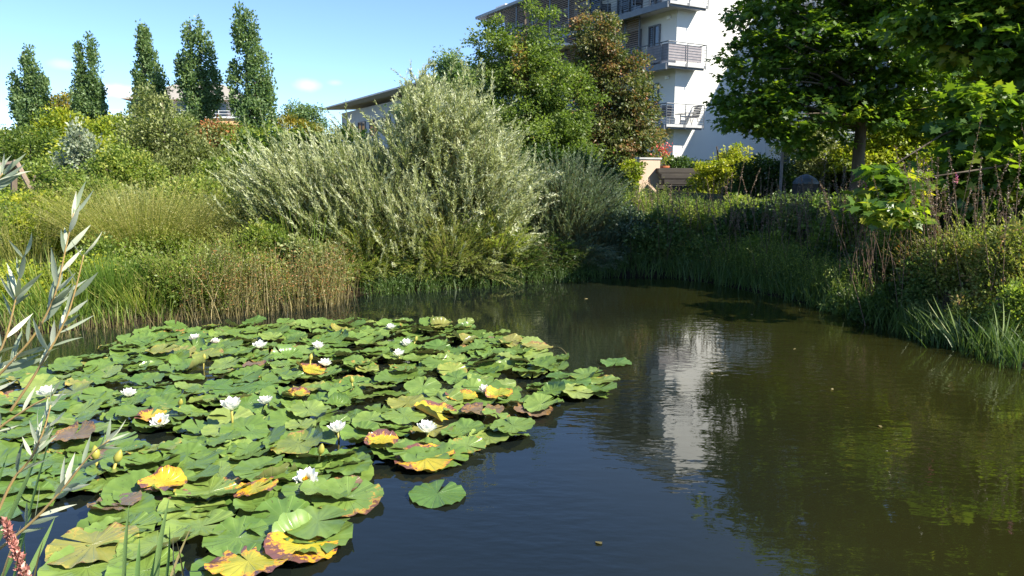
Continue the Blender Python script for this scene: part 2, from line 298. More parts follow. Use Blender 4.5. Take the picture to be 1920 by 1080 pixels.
def tube_np(pts, rad, sides=5, tint=0.5):
    """pts (m,3) rad (m,)"""
    pts = np.asarray(pts, float); m = len(pts); T = nrm(np.gradient(pts, axis=0))
    up = np.array([0,0,1.]) if abs(T[:,2]).mean() < .9 else np.array([1.,0,0])
    A = nrm(np.cross(T, up)); B = np.cross(T, A); th = np.linspace(0, 2*np.pi, sides, endpoint=False)
    V = pts[:,None] + np.asarray(rad)[:,None,None]*(np.cos(th)[None,:,None]*A[:,None]+np.sin(th)[None,:,None]*B[:,None])
    V = V.reshape(-1,3); f = []
    for i in range(m-1):
        for j in range(sides):
            a = i*sides+j; b = i*sides+(j+1) % sides; f += [a, b, b+sides, a+sides]
    s = [4]*((m-1)*sides); f += list(range((m-1)*sides, m*sides)); s.append(sides)
    return V, np.array(f), np.array(s), np.full(len(s), tint)
def tubes_many(P0, D, Ln, Bd, rad, m=5, sides=3, tint=None, t1=1.0):
    """vectorised curved stems"""
    n = len(P0); t = np.linspace(0, t1, m)
    C = P0[:,None] + D[:,None]*(Ln[:,None]*t)[...,None] + Bd[:,None]*(Ln[:,None]*t**2)[...,None]
    T = nrm(D[:,None] + 2*Bd[:,None]*t[None,:,None]); ref = np.array([.31,.77,.1]); A = nrm(np.cross(T, ref)); B = np.cross(T, A)
    th = np.linspace(0, 2*np.pi, sides, endpoint=False); r = np.broadcast_to(rad, (n,))[:,None]*(1-.8*t[None])
    V = C[:,:,None] + r[:,:,None,None]*(np.cos(th)[None,None,:,None]*A[:,:,None]+np.sin(th)[None,None,:,None]*B[:,:,None])
    base = []
    for i in range(m-1):
        for j in range(sides):
            a = i*sides+j; b = i*sides+(j+1) % sides; base += [a, b, b+sides, a+sides]
    base = np.array(base); k = (m-1)*sides
    Fa = (base[None]+np.arange(n)[:,None]*m*sides).ravel(); S = np.full(n*k, 4)
    T_ = np.repeat(np.full(n, .5) if tint is None else tint, k)
    return V.reshape(-1,3), Fa, S, T_
def blades_np(P0, D, Ln, Bd, wid, m=5, tint=None, rng=None):
    n = len(P0); t = np.linspace(0, 1, m)
    C = P0[:,None] + D[:,None]*(Ln[:,None]*t)[...,None] + Bd[:,None]*(Ln[:,None]*t**2)[...,None]
    ang = rng.uniform(0, np.pi, n); S = np.stack([np.cos(ang), np.sin(ang), np.zeros(n)], -1)
    w = np.broadcast_to(wid, (n,))[:,None]*np.array([.7,1,.9,.6,.05] if m == 5 else np.linspace(1,.05,m))[None]*.5
    V = np.stack([C - w[...,None]*S[:,None], C + w[...,None]*S[:,None]], 2).reshape(-1,3)
    base = np.array([[2*i, 2*i+1, 2*i+3, 2*i+2] for i in range(m-1)]).ravel()
    Fa = (base[None]+np.arange(n)[:,None]*2*m).ravel()
    return V, Fa, np.full(n*(m-1), 4), np.repeat(tint, m-1)
def mesh_parts(name, parts, smooth=False):
    V, Fa, S, T = cat_parts(parts); return mesh_np(name, V, Fa, S, T, smooth)
def rvec(rng, n):
    return nrm(rng.normal(size=(n,3)))

# ------------------------------------------------------------------ terrain
shore_px = [(-260,640),(0,632),(120,622),(300,603),(450,588),(600,570),(700,550),(850,541),(950,531),(1050,526),(1150,520),(1250,521),(1330,530),(1400,545),(1500,566),(1600,592),(1700,622),(1760,645),(1850,668),(1930,695)]
shore = [tuple(onz(x, y)[:2]) for x, y in shore_px]
pond = np.array(shore + [(6.2,4.6),(6.8,2.6),(5.2,1.5),(2.0,1.35),(.3,1.5),(-1.0,1.75),(-2.2,2.0),(-4.2,2.6),(-7.2,4.2)])
def sdist(x, y):
    x = np.asarray(x, float); y = np.asarray(y, float); d = np.full(x.shape, 1e9); ins = np.zeros(x.shape, bool)
    for i in range(len(pond)):
        ax, ay = pond[i]; bx, by = pond[(i+1) % len(pond)]
        t = np.clip(((x-ax)*(bx-ax)+(y-ay)*(by-ay))/((bx-ax)**2+(by-ay)**2), 0, 1)
        d = np.minimum(d, np.hypot(x-ax-t*(bx-ax), y-ay-t*(by-ay)))
        c = ((ay > y) != (by > y)); xx = ax + (y-ay)/((by-ay) if by != ay else 1e-9)*(bx-ax); ins ^= c & (x < xx)
    return np.where(ins, -d, d)
def sm(a, b, x): t = np.clip((x-a)/(b-a), 0, 1); return t*t*(3-2*t)
def gh(x, y):
    x = np.asarray(x, float); y = np.asarray(y, float); d = sdist(x, y)
    hm = .18 + sm(3, 9, y)*(.55 + .5*sm(-3, 4, x)); out = .05 + (hm-.05)*sm(0, 4.5, d)
    out = out + .06*np.sin(x*1.7+y)*np.cos(y*1.3)*sm(0, 1.5, d)
    return np.where(d > 0, out*sm(0, .25, d)+.0*d, -.7*sm(0, 1.2, -d))
def ghf(x, y): return float(gh(np.array([x]), np.array([y]))[0])
ax_ = np.concatenate([-np.geomspace(900, 14, 18), np.linspace(-13.5, 13.5, 136), np.geomspace(14, 900, 18)])
ay_ = np.concatenate([-np.geomspace(900, 3, 16), np.linspace(-2.5, 24, 134), np.geomspace(25, 1500, 22)])
GX, GY = np.meshgrid(ax_, ay_); GZ = gh(GX, GY); nx, ny = len(ax_), len(ay_)
idx = np.arange(nx*ny).reshape(ny, nx)
fq = np.stack([idx[:-1,:-1], idx[:-1,1:], idx[1:,1:], idx[1:,:-1]], -1).reshape(-1, 4)
g = link('ground', mesh_np('ground', np.stack([GX,GY,GZ], -1), fq, np.full(len(fq), 4), smooth=True), M['ground']); tag(g, kind='structure')
wv = [(-14,-.5,0),(12,-.5,0),(12,14.5,0),(-14,14.5,0)]
# water follows the pond outline, its rim tucked a little way into the bank
pc = pond.mean(0); wp = pc + (pond-pc)*1.03
me = mesh_np('water', np.c_[wp, np.zeros(len(wp))], np.arange(len(wp)), [len(wp)])
w_ = link('pond_water', me, M['water']); tag(w_, kind='structure')
if me.polygons[0].normal.z < 0: me.flip_normals()

# ------------------------------------------------------------------ box builder for buildings etc.
class MB:
    def __init__(s): s.v = []; s.f = []
    def box(s, x0, y0, z0, x1, y1, z1):
        b = len(s.v); s.v += [(x0,y0,z0),(x1,y0,z0),(x1,y1,z0),(x0,y1,z0),(x0,y0,z1),(x1,y0,z1),(x1,y1,z1),(x0,y1,z1)]
        s.f += [(b,b+3,b+2,b+1),(b+4,b+5,b+6,b+7),(b,b+1,b+5,b+4),(b+1,b+2,b+6,b+5),(b+2,b+3,b+7,b+6),(b+3,b,b+4,b+7)]; return s
    def bar(s, p, q, r):
        p = Vector(p); q = Vector(q); d = (q-p).normalized(); u = Vector((0,0,1)) if abs(d.z) < .9 else Vector((1,0,0))
        a = d.cross(u).normalized(); c = d.cross(a); b = len(s.v)
        for e in (p, q):
            for k in range(6):
                th = k*math.pi/3; s.v.append(tuple(e+a*r*math.cos(th)+c*r*math.sin(th)))
        for k in range(6): s.f.append((b+k, b+(k+1) % 6, b+6+(k+1) % 6, b+6+k))
        s.f += [tuple(b+5-k for k in range(6)), tuple(b+6+k for k in range(6))]; return s
    def lathe(s, prof, n=24, c=(0,0,0)):
        b = len(s.v)
        for r, z in prof:
            for k in range(n): s.v.append((c[0]+r*math.cos(2*math.pi*k/n), c[1]+r*math.sin(2*math.pi*k/n), c[2]+z))
        for i in range(len(prof)-1):
            for k in range(n): s.f.append((b+i*n+k, b+i*n+(k+1) % n, b+(i+1)*n+(k+1) % n, b+(i+1)*n+k))
        s.f.append(tuple(b+n-1-k for k in range(n))); s.f.append(tuple(b+(len(prof)-1)*n+k for k in range(n))); return s
    def poly(s, pts, faces): b = len(s.v); s.v += pts; s.f += [tuple(b+i for i in f) for f in faces]; return s
    def build(s, name, mat, parent=None, bevel=0):
        me = bpy.data.meshes.new(name); me.from_pydata(s.v, [], s.f); me.update()
        o = link(name, me, mat, parent, local=True)
        if bevel: m = o.modifiers.new('bevel', 'BEVEL'); m.width = bevel; m.segments = 2; m.limit_method = 'ANGLE'
        return o

def dir_az(a): return np.array([math.sin(R(a)), math.cos(R(a))])

# ------------------------------------------------------------------ white apartment block
GZ0 = 1.15
C0 = at(1266, 150, 37.0)
bld = empty('apartment_block', (C0[0], C0[1], GZ0), R(30), 'white rendered apartment block with steel balconies and timber louvre screens', 'building')
OZ = -GZ0
HR = 12.05-GZ0
def windowpart(parent, x0, y0, z0, x1, y1, z1, face, frame=.07):
    """recessed-look window: glass pane with a proud frame on plane face 'x' (x=const) or 'y' (y=const)"""
    f = MB(); gl = MB()
    if face == 'x':
        X = x0
        for (a, b, c, d) in ((y0, z0, y1, z0+frame), (y0, z1-frame, y1, z1), (y0, z0+frame, y0+frame, z1-frame), (y1-frame, z0+frame, y1, z1-frame), ((y0+y1)/2-frame/2, z0+frame, (y0+y1)/2+frame/2, z1-frame)):
            f.box(X-.09, a, b, X-.003, c, d)
        gl.box(X-.04, y0+frame, z0+frame, X-.004, y1-frame, z1-frame)
    else:
        Y = y0
        for (a, b, c, d) in ((x0, z0, x1, z0+frame), (x0, z1-frame, x1, z1), (x0, z0+frame, x0+frame, z1-frame), (x1-frame, z0+frame, x1, z1-frame), ((x0+x1)/2-frame/2, z0+frame, (x0+x1)/2+frame/2, z1-frame)):
            f.box(a, Y-.09, b, c, Y-.003, d)
        gl.box(x0+frame, Y-.04, z0+frame, x1-frame, Y-.004, z1-frame)
    fo = f.build('window', M['steel'], parent); gl.build('pane', M['glass'], fo)
MB().box(0, 0, -.4, 13, 16.8, HR).build('wall', M['render'], bld)
MB().box(.8, .003, HR, 13, 7, HR+2.2).build('offscreen_end_block', M['render'], bld)  # taller end block out of view, added to lengthen the white reflection in the pond
MB().box(-1.7, -.25, HR+.003, .79, 17.8, HR+.17).build('roof_overhang', M['concrete'], bld)
MB().box(.797, 7.01, HR+.005, 13.2, 17.8, HR+.17).build('roof', M['concrete'], bld)
MB().box(.5, -.3, HR+2.21, 13.3, 7.4, HR+2.4).build('offscreen_end_roof', M['concrete'], bld)  # flat lid of the added out-of-view end block
MB().box(-.6, 15.6, HR+.175, .4, 16.7, HR+.6).box(-.7,15.5,HR+.6,.5,16.8,HR+.7).build('chimney', M['paintwhite'], bld)
# wing that steps forward on the right (its shadow falls diagonally over the end wall)
MB().box(6.5, -8.2, -.4, 14.5, -.003, 10.0).build('wing_wall', M['render'], bld)
MB().box(6.2, -8.5, 10.003, 14.8, .0, 10.2).build('wing_roof', M['concrete'], bld)
for z in (2.0, 4.9, 7.8):
    for x in (7.3, 9.8, 12.2):
        windowpart(bld, x, -8.2, z-.8, x+1.5, -8.2, z+1.2, 'y')
    for y in (-7.4, -5.0, -2.6):
        windowpart(bld, 6.5, y, z-.8, 6.5, y+1.4, z+1.2, 'x')
slabz = [4.15-GZ0, 6.97-GZ0, 9.75-GZ0]
s_end = [4.0, 5.2, 5.0]
for k, (sz, se) in enumerate(zip(slabz, s_end)):
    MB().box(-1.15, -.75, sz-.13, -.003, se, sz).box(-.0029, -.75, sz-.13, 1.25, -.003, sz).build('balcony_slab', M['concrete'], bld)
    b = MB().box(-1.25, -.7, sz-.30, -1.153, se, sz-.02).box(-1.1, -.67, sz-.22, 1.2, -.57, sz-.133); b.build('balcony_beam', M['steel'], bld)
    r = MB(); post = MB(); zt = sz+.95
    pts = [(-1.20, y) for y in np.arange(se, -.5, -1.1)]+[(-1.20,-.8)]+[(0,-.8),(1.2,-.8)]
    for q in range(8):
        zz = sz+.08+q*.125 if q < 7 else zt
        rr = .009 if q < 7 else .026
        r.bar((-1.20,se,zz), (-1.20,-.8,zz), rr); r.bar((-1.20,-.8,zz), (1.2,-.8,zz), rr); r.bar((1.2,-.8,zz), (1.2,-.02,zz), rr)
    ro = r.build('balcony_railing', M['railing'], bld); [MB().bar((x,y,sz-.2), (x,y,zt-.03), .022).build('post', M['railing'], ro) for (x, y) in pts]
    windowpart(bld, 0, 1.15, sz+.01, 0, 2.0, sz+2.15, 'x'); windowpart(bld, 0, 2.6, sz+.01, 0, 4.6, sz+2.15, 'x')
    MB().box(-.12, .45, sz+2.25, -.003, .62, sz+2.4).build('wall_lamp', M['paintwhite'], bld)
for y0 in np.arange(6, 14.5, 2.7):
    for z0 in [slabz[0], slabz[1], slabz[2]]:
        windowpart(bld, 0, y0, z0+.2, 0, y0+2.2, z0+2.2, 'x')
windowpart(bld, 0, 1.0, .1, 0, 2.1, 2.2, 'x')
def louvre(y0, y1, z0, z1, x=-1.42):
    m = MB(); fr = MB()
    for zz in np.arange(z0+.05, z1-.04, .105): m.box(x-.015, y0+.04, zz, x+.015, y1-.04, zz+.055)
    for (yy) in (y0, y1-.05): fr.box(x-.04, yy, z0, x+.04, yy+.05, z1)
    fr.box(x-.03, y0+.05, z1-.04, x+.03, y1-.05, z1)
    o = m.build('louvre_screen', M['louvre'], bld); fr.build('frame', M['steel'], o)
for y0 in (5.2, 7.1, 9.0, 10.9, 12.8, 14.7): louvre(y0, y0+1.9, slabz[2]-.2, HR)
for y0 in (5.5, 7.4, 9.3, 11.2, 13.1, 15.0): louvre(y0, y0+1.85, slabz[1]+.1, slabz[2]-.35)
for y0 in (2.15, 3.3): louvre(y0, y0+1.1, slabz[1]+.02, slabz[2]-.14, -.5)
MB().box(-1.4, 5.02, slabz[2]-.35, -.003, 16.8, slabz[2]-.2).build('gallery_slab', M['concrete'], bld)

def chair(loc, rz, label, parent_zone='chairs on the lowest balcony'):
    c = empty('balcony_chair', loc, rz, label, 'chair', parent_zone)
    MB().box(-.25,-.25,.38,.25,.25,.43).build('seat', M['chairfabric'], c, .01)
    b = MB()
    for k in range(6): b.box(-.25, .25+.03*k, .45+.09*k, .25, .28+.03*k, .52+.09*k)
    b.build('backrest', M['chairfabric'], c)
    for sx in (-.24, .24):
        MB().bar((sx,-.24,0), (sx,-.1,.4), .015).build('leg', M['railing'], c); MB().bar((sx,.26,0), (sx,.1,.4), .015).build('leg', M['railing'], c)
        MB().box(sx-.02,-.24,.6,sx+.02,.3,.63).build('armrest', M['chairfabric'], c)
def loc_of(x, y, z):
    c, s = math.cos(R(30)), math.sin(R(30)); return (C0[0]+c*x-s*y, C0[1]+s*x+c*y, GZ0+z)
chair(loc_of(-.65, -.1, slabz[0]), R(-20), 'dark slatted chair at the left end of the lowest balcony')
chair(loc_of(.8, -.38, slabz[0]), R(-60), 'dark slatted chair at the right end of the lowest balcony')
t = empty('balcony_table', loc_of(.05,-.4,slabz[0]), R(30), 'small round table between the dark chairs on the lowest balcony', 'table')
MB().lathe([(.28,.5),(.28,.53)],16).build('tabletop', M['chairfabric'], t); MB().bar((0,0,0),(0,0,.5),.025).build('leg', M['chairfabric'], t)
sc = empty('privacy_screen', loc_of(-1.13,-.72,slabz[1]), R(30), 'grey fabric screen tied inside the middle balcony railing', 'screen')
MB().box(0,.02,.12,.012,1.5,.88).box(.0121,0,.12,2.1,.015,.88).build('fabric', M['screen'], sc)
for (zz, xx, yy, lab) in ((slabz[2], -.8, 2.0, 'dark chair on the topmost balcony near the corner'), (slabz[2], -.8, 4.6, 'dark chair on the topmost balcony beside the screens')):
    chair(loc_of(xx, yy, zz), R(-10), lab, 'chairs on the topmost balcony')
t = empty('side_table', loc_of(-.8,1.7,slabz[1]), R(30), 'low pale table with white top on the middle balcony', 'table')
MB().box(-.3,-.45,.36,.3,.45,.41).build('tabletop', M['paintwhite'], t, .01)
for sx in (-.25,.25):
    for sy in (-.4,.4): MB().bar((sx,sy,0),(sx,sy,.36),.02).build('leg', M['railing'], t)

# long cream building, left of centre
Lc = at(640, 205, 80); ang = R(30)
lb = empty('long_house', (Lc[0], Lc[1], 1), 0, 'long pale grey house with a wide timber eave beyond the silvery willow', 'building')
lb.rotation_euler = (0,0,R(-60))   # local x runs towards the camera-right
MB().box(0, 0, -1, 42, 10, 7.25).build('wall', M['greyrender'], lb)
MB().poly([(-1.6,-1.9,7.62),(44,-1.9,7.62),(44,-1.9,7.75),(-1.6,-1.9,7.75),(-1.6,11,8.3),(44,11,8.3),(44,11,8.43),(-1.6,11,8.43)],
          [(0,4,5,1),(3,2,6,7),(0,1,2,3),(4,7,6,5),(0,3,7,4),(1,5,6,2)]).build('roof', M['eave'], lb)
MB().box(.6,-1.2,3.1,42,-.003,3.25).box(4.5,-1.2,3.25,42,-1.1,4.3).build('balcony', M['greyrender'], lb)
gr = MB()
for q in range(5): gr.box(.6,-1.18,3.45+q*.2,4.49,-1.15,3.48+q*.2)
gr.build('railing', M['railing'], lb)
for x in np.arange(2, 40, 3.4): windowpart(lb, x, 0, 3.3, x+2.2, 0, 6.0, 'y', .1)
for x in np.arange(2, 40, 3.4): windowpart(lb, x, 0, .6, x+1.8, 0, 2.5, 'y', .1)

# ochre house with hipped roof, far left
Oc = at(335, 260, 92)
hb = empty('ochre_house', (Oc[0], Oc[1], 1), R(8), 'ochre house with a brown hipped roof behind the poplars', 'building')
MB().box(-7.5,-1.5,-1,8.5,9,7.6).build('wall', M['yellow'], hb)
MB().box(-5.2,.3,7.62,8.4,8,9.8).build('upper_wall', M['greyrender'], hb)
MB().poly([(-6.1,-.8,9.82),(9.3,-.8,9.82),(9.3,9,9.82),(-6.1,9,9.82),(-.8,4,12.2),(4.6,4,12.2)], [(0,3,2,1),(0,1,5,4),(1,2,5),(2,3,4,5),(3,0,4)]).build('roof', M['rooftile'], hb)
rl = MB().box(-7.7,-1.7,7.62,8.7,-1.5,7.8); 
for zz in (8.1, 8.45): rl.box(-7.6,-1.62,zz,8.6,-1.58,zz+.05)
for x in np.arange(-7.6, 8.7, 1.6): rl.box(x,-1.64,7.8,x+.06,-1.58,8.5)
rl.build('balustrade', M['paintwhite'], hb)
for x in np.arange(-4.5, 7.5, 2.2): windowpart(hb, x, .3, 7.8, x+1.5, .3, 9.5, 'y', .1)
for x in np.arange(-6.5, 7.5, 2.8):
    for z in (4.6, 1.6): windowpart(hb, x, -1.5, z, x+1.3, -1.5, z+1.6, 'y', .1)
MB().poly([(-13,0,-1),(-7.52,0,-1),(-7.52,8,-1),(-13,8,-1),(-13,0,3.5),(-7.52,0,3.5),(-7.52,8,3.5),(-13,8,3.5),(-13,4,4.0),(-7.52,4,7)],
   [(0,3,2,1),(0,1,5,4),(1,2,6,9,5),(2,3,7,6),(3,0,4,8,7),(4,5,9,8),(6,7,8,9)]).build('annex', M['rooftile'], hb)

# ------------------------------------------------------------------ trees and shrubs
def ell(cx, cy, rx, ry, Y, dr=.9):
    k = Y/F; return (at(cx, cy, Y), np.array([rx*k, rx*k*dr, ry*k]))
def crown_np(rng, ells, nclump, nleaf, cr, L, shape='diamond', wl=.6, flat=.6, shell=.45, drop=.2, up=.5, tint_c=(.0,.75), tfun=None, vp=.8):
    vols = np.array([r[0]*r[1]*r[2] for _, r in ells])**vp; pick = rng.choice(len(ells), nclump, p=vols/vols.sum())
    Cn = np.array([ells[i][0] for i in pick]); Rd = np.array([ells[i][1] for i in pick])
    d = rvec(rng, nclump); u = rng.uniform(shell**3, 1, nclump)**(1/3)
    wob = 1+.16*np.sin(d[:,0]*5.1+Cn[:,0]*3)*np.cos(d[:,2]*6.3+Cn[:,2]*2)+.1*rng.normal(size=nclump)
    off = d*(u*wob)[:,None]; c = Cn+off*Rd
    base = rng.uniform(tint_c[0], tint_c[1], nclump)
    csz = cr*rng.uniform(.6, 1.35, nclump)
    k = rng.integers(int(nleaf*.6), int(nleaf*1.4)+1, nclump); ci = np.repeat(np.arange(nclump), k); n = len(ci)
    q = rvec(rng, n)*(rng.uniform(0, 1, n)**.55)[:,None]; q[:,2] *= flat
    P = c[ci]+q*csz[ci][:,None]
    out = nrm(off[ci]*Rd[ci]+1e-6)
    D = nrm(q*1.0+out*.5+rvec(rng, n)*.8+np.array([0,0,-drop]))
    N = nrm(rvec(rng, n)*.75+np.array([0,0,up])+out*.35)
    tint = np.clip(base[ci]+rng.normal(0, .13, n), 0, 1)
    if tfun is not None: tint = np.clip(tint+tfun(P), 0, 1)
    Ls = L*rng.uniform(.65, 1.25, n)
    return leaves_np(P, D, N, Ls, Ls*wl, tint, shape), c
def limb(rng, a, b, r0, r1, sag=.12, m=6):
    a = np.asarray(a, float); b = np.asarray(b, float); t = np.linspace(0, 1, m)[:,None]; l = np.linalg.norm(b-a)
    mid = rng.normal(0, .06*l, 3)+np.array([0,0,sag*l]); pts = a+(b-a)*t+mid*(4*t*(1-t)); return tube_np(pts, np.linspace(r0, r1, m), 6)
def tree(name, label, cat, seed, base, top_z, ells, mat, nclump=120, nleaf=60, cr=.4, L=.1, trunk_r=.12, nbr=30, group=None, bark='bark', lean=0, hubz=None, br=.45, **kw):
    rng = np.random.default_rng(seed); bx, by = base; bz = ghf(bx, by)-.1
    root = empty(name, (bx, by, bz+.1), 0, label, cat, group)
    lv, c = crown_np(rng, ells, nclump, nleaf, cr, L, **kw)
    V, Fa, S, T = lv; link('crown', mesh_np('crown', V, Fa, S, T), M[mat], root)
    parts = []; m = 9; t = np.linspace(0, 1, m)
    tp = np.stack([bx+lean*t+.04*np.sin(t*7+seed), by+.05*np.cos(t*6), bz+(top_z-bz)*t], -1)
    parts.append(tube_np(tp, trunk_r*(1.25*(t < .05)+1*(t >= .05))*(1-.85*t)+.01, 10))
    if nbr:
        sel = rng.choice(len(c), min(nbr, len(c)), replace=False); h0 = (hubz if hubz is not None else bz+(top_z-bz)*.25)
        for i in sel:
            zz = np.clip(c[i][2]-np.hypot(c[i][0]-bx, c[i][1]-by)*.45, h0, top_z-.05); f = (zz-bz)/(top_z-bz)
            a = np.array([np.interp(f, t, tp[:,0]), np.interp(f, t, tp[:,1]), zz]); r = trunk_r*(1-.85*f)*br
            parts.append(limb(rng, a, c[i], r, .008, .05))
    V, Fa, S, T = cat_parts(parts); link('trunk', mesh_np('trunk', V, Fa, S, T, smooth=True), M[bark], root)
    return root
def gnd(px, Y): p = at(px, 300, Y); return (p[0], p[1])

# poplars
def spires(lst, Y): return [ell(x, y, rx, ry, Y, .9) for x, y, rx, ry in lst]
pop = [
 (62, 40, [(56,140,12,50),(32,180,11,36),(78,180,12,50),(60,225,30,45),(45,200,14,40)], 88, 'short poplar with a single blunt tip at the far left'),
 (168, 39, [(154,140,8,56),(174,130,8,56),(188,200,9,46),(160,225,25,58),(148,190,9,50),(172,190,10,55)], 80, 'twin tipped slender poplar beside the golden tree'),
 (282, 38, [(270,90,9,46),(278,140,18,60),(300,180,14,45),(258,150,8,30),(280,215,28,45)], 45, 'pointed poplar in front of the left end of the ochre house'),
 (370, 37, [(375,80,7,42),(356,90,8,42),(392,110,7,40),(365,160,20,55),(405,160,7,44),(343,140,9,36),(372,220,30,48),(390,175,10,40)], 38, 'ragged many tipped poplar before the middle of the ochre house'),
 (472, 36, [(450,60,11,42),(468,80,12,60),(477,140,22,75),(441,160,11,52),(505,180,8,58),(475,220,32,50),(492,150,9,55)], 20, 'tallest darkest poplar right of the ochre house')]
for i, (x, Y, l, ty, lab) in enumerate(pop):
    b = gnd(x, Y); tree('poplar_tree', lab, 'tree', 10+i, b, at(x, ty+8, Y)[2], spires(l, Y), 'poplar', 380, 36, .22, .13, .16, 60, 'poplars in a row on the left', flat=1.5, shell=.1, drop=-.5, up=.1, wl=.75, vp=.5)
BT = 'trees and shrubs beyond the left bank'
tree('golden_tree', 'golden yellow tree between the two leftmost poplars', 'tree', 21, gnd(118,48), at(120,175,48)[2], [ell(122,200,24,32,48),(ell(98,215,18,34,48)),ell(140,225,26,28,48)], 'gold', 160, 40, .45, .17, .14, 20, BT)
tree('dry_tree', 'tan dry topped tree at the far left edge', 'tree', 22, gnd(10,50), at(10,245,50)[2], [ell(15,268,40,26,50),ell(-40,262,50,30,50)], 'drygrass', 120, 40, .5, .2, .14, 12, BT)
tree('dark_round_tree', 'dark round tree right of the tallest poplar on the skyline', 'tree', 23, gnd(572,55), at(572,200,55)[2], [ell(560,215,22,22,55),ell(585,225,22,26,55)], 'poplar', 110, 40, .5, .17, .14, 16, BT, shell=.2)
tree('yellow_tree', 'small yellow tree below the dark round tree on the skyline', 'tree', 24, gnd(548,44), at(548,225,44)[2], [ell(540,240,22,26,44),ell(575,250,24,18,44)], 'gold', 120, 40, .4, .15, .1, 14, BT)
def bush(name, label, seed, cx, Y, ells_px, mat, n=120, k=50, cr=.3, L=.08, cat='shrub', group=BT, **kw):
    E = [ell(x, y, rx, ry, Y, .8) for x, y, rx, ry in ells_px]; topz = max(e[0][2]+e[1][2]*.6 for e in E)
    return tree(name, label, cat, seed, gnd(cx, Y), topz, E, mat, n, k, cr, L, .05, min(28, n), group, hubz=ghf(*gnd(cx, Y))+.1, **kw)
bush('hedge_tree', 'bright green rounded tree behind the wooden frame', 31, 60, 26, [(30,300,70,50),(70,290,50,48),(20,350,90,50),(-80,310,80,60),(90,340,60,60)], 'green', 330, 55, .42, .12, 'tree')
bush('lime_shrub', 'yellow green shrub below the twin tipped poplar', 32, 170, 24, [(150,300,50,45),(210,290,45,50),(180,360,70,60),(120,380,60,50)], 'lime', 300, 55, .38, .1)
bush('backdrop_shrub', 'mid green shrub between the pointed and the ragged poplar', 33, 250, 30, [(225,265,45,40),(260,260,50,40),(330,255,40,40),(440,270,60,35),(520,270,60,35)], 'shrub', 320, 50, .4, .12)
bush('greygreen_tree', 'dense grey green small leaved tree left of the willow', 34, 310, 18, [(285,235,36,68),(330,270,48,58),(255,285,35,60),(395,310,42,55),(320,340,95,70),(300,400,95,50),(400,390,60,60)], 'greyshrub', 620, 70, .27, .075, 'tree', flat=1.1, drop=-.4, shell=.3)
bush('rusty_shrub', 'rust red and orange shrub left of the willow', 35, 415, 21, [(405,265,42,38),(435,290,40,32),(385,300,30,30)], 'rust', 210, 60, .26, .085)
bush('leafy_shrub', 'fresh green leafy shrub below the rust red shrub', 36, 440, 15, [(420,350,50,50),(460,400,50,60),(480,330,40,50)], 'shrub', 260, 60, .22, .07)
bush('leafy_shrub', 'olive shrub at the left edge behind the silver twigs', 37, 60, 14, [(30,400,60,40),(100,400,60,45),(0,440,60,45),(170,380,55,40),(110,350,40,35)], 'shrub', 330, 60, .25, .07)
bush('silver_shrub', 'silvery white leaved young tree left of the grey green tree', 38, 150, 17, [(140,270,12,38),(158,300,18,30),(110,320,12,30),(170,280,14,22)], 'silver', 90, 30, .2, .09, 'tree', flat=1.2, drop=-.5)
bush('far_shrub', 'dark green shrub behind the left end of the willow', 39, 520, 19, [(470,290,40,45),(520,290,45,40),(590,290,50,45),(660,280,40,40)], 'hedge', 220, 55, .32, .1)
MG = 'garden trees before the white block'
# middle trees before the block
tree('pear_tree', 'tall bright green twin peaked tree left of the copper tree', 'tree', 41, gnd(985,25), at(990,20,25)[2],
     [ell(930,100,38,78,25),ell(1010,80,42,88,25),ell(990,160,85,80,25),ell(900,210,55,60,25),ell(1060,200,55,70,25),ell(980,260,120,70,25),ell(1040,300,90,50,25)], 'green', 900, 70, .36, .105, .15, 60, MG, shell=.35, tint_c=(.05,.7), tfun=lambda P: np.where((np.abs(P[:,0]-at(975,90,25)[0]) < .25)&(P[:,2] > at(0,170,25)[2])&(P[:,2] < at(0,60,25)[2]), .5, 0))
tree('copper_tree', 'copper and olive tree right of the bright green twin peaked tree', 'tree', 42, gnd(1150,27), at(1130,50,27)[2],
     [ell(1118,85,46,58,27),ell(1165,170,58,75,27),ell(1110,160,40,50,27),ell(1195,240,40,60,27),ell(1150,270,80,60,27)], 'copper', 720, 70, .36, .11, .16, 60, MG, shell=.35, tint_c=(.05,.85))
tree('round_tree', 'small dark green round tree top left of the twin peaked tree', 'tree', 43, gnd(845,30), at(845,110,30)[2], [ell(845,120,28,26,30),ell(850,170,45,45,30),ell(790,220,50,35,30)], 'poplar', 260, 60, .36, .11, .12, 20, MG)
bush('climbing_shrub', 'green and gold climber on the peach garden wall', 44, 1185, 20.5, [(1178,330,20,30),(1150,350,32,25),(1190,318,12,20)], 'lime', 120, 50, .16, .07, group=MG)
bush('dark_shrub', 'dark green shrub under the copper tree', 45, 1080, 19, [(1040,320,60,35),(1100,330,50,35),(1000,310,40,35),(1130,350,50,32)], 'hedge', 240, 60, .28, .09, group=MG)
bush('low_hedge', 'low yellow green clipped hedge between the terrace and the pond', 46, 1230, 17.5, [(1180,392,45,16),(1250,390,50,14),(1310,394,40,14)], 'lime', 170, 60, .16, .06, group=MG, flat=.8)
bush('golden_shrub', 'glowing yellow shrub right of the timber steps', 47, 1345, 20, [(1330,345,32,38),(1370,330,38,45),(1350,372,58,28),(1392,310,22,35),(1365,290,8,25),(1318,300,6,20)], 'lime', 330, 60, .2, .075, group=MG, tint_c=(.35,1))
bush('terrace_shrub', 'dark shrub in front of the white end wall', 48, 1275, 24, [(1268,315,26,22),(1300,318,26,16)], 'hedge', 110, 50, .22, .08, group=MG)
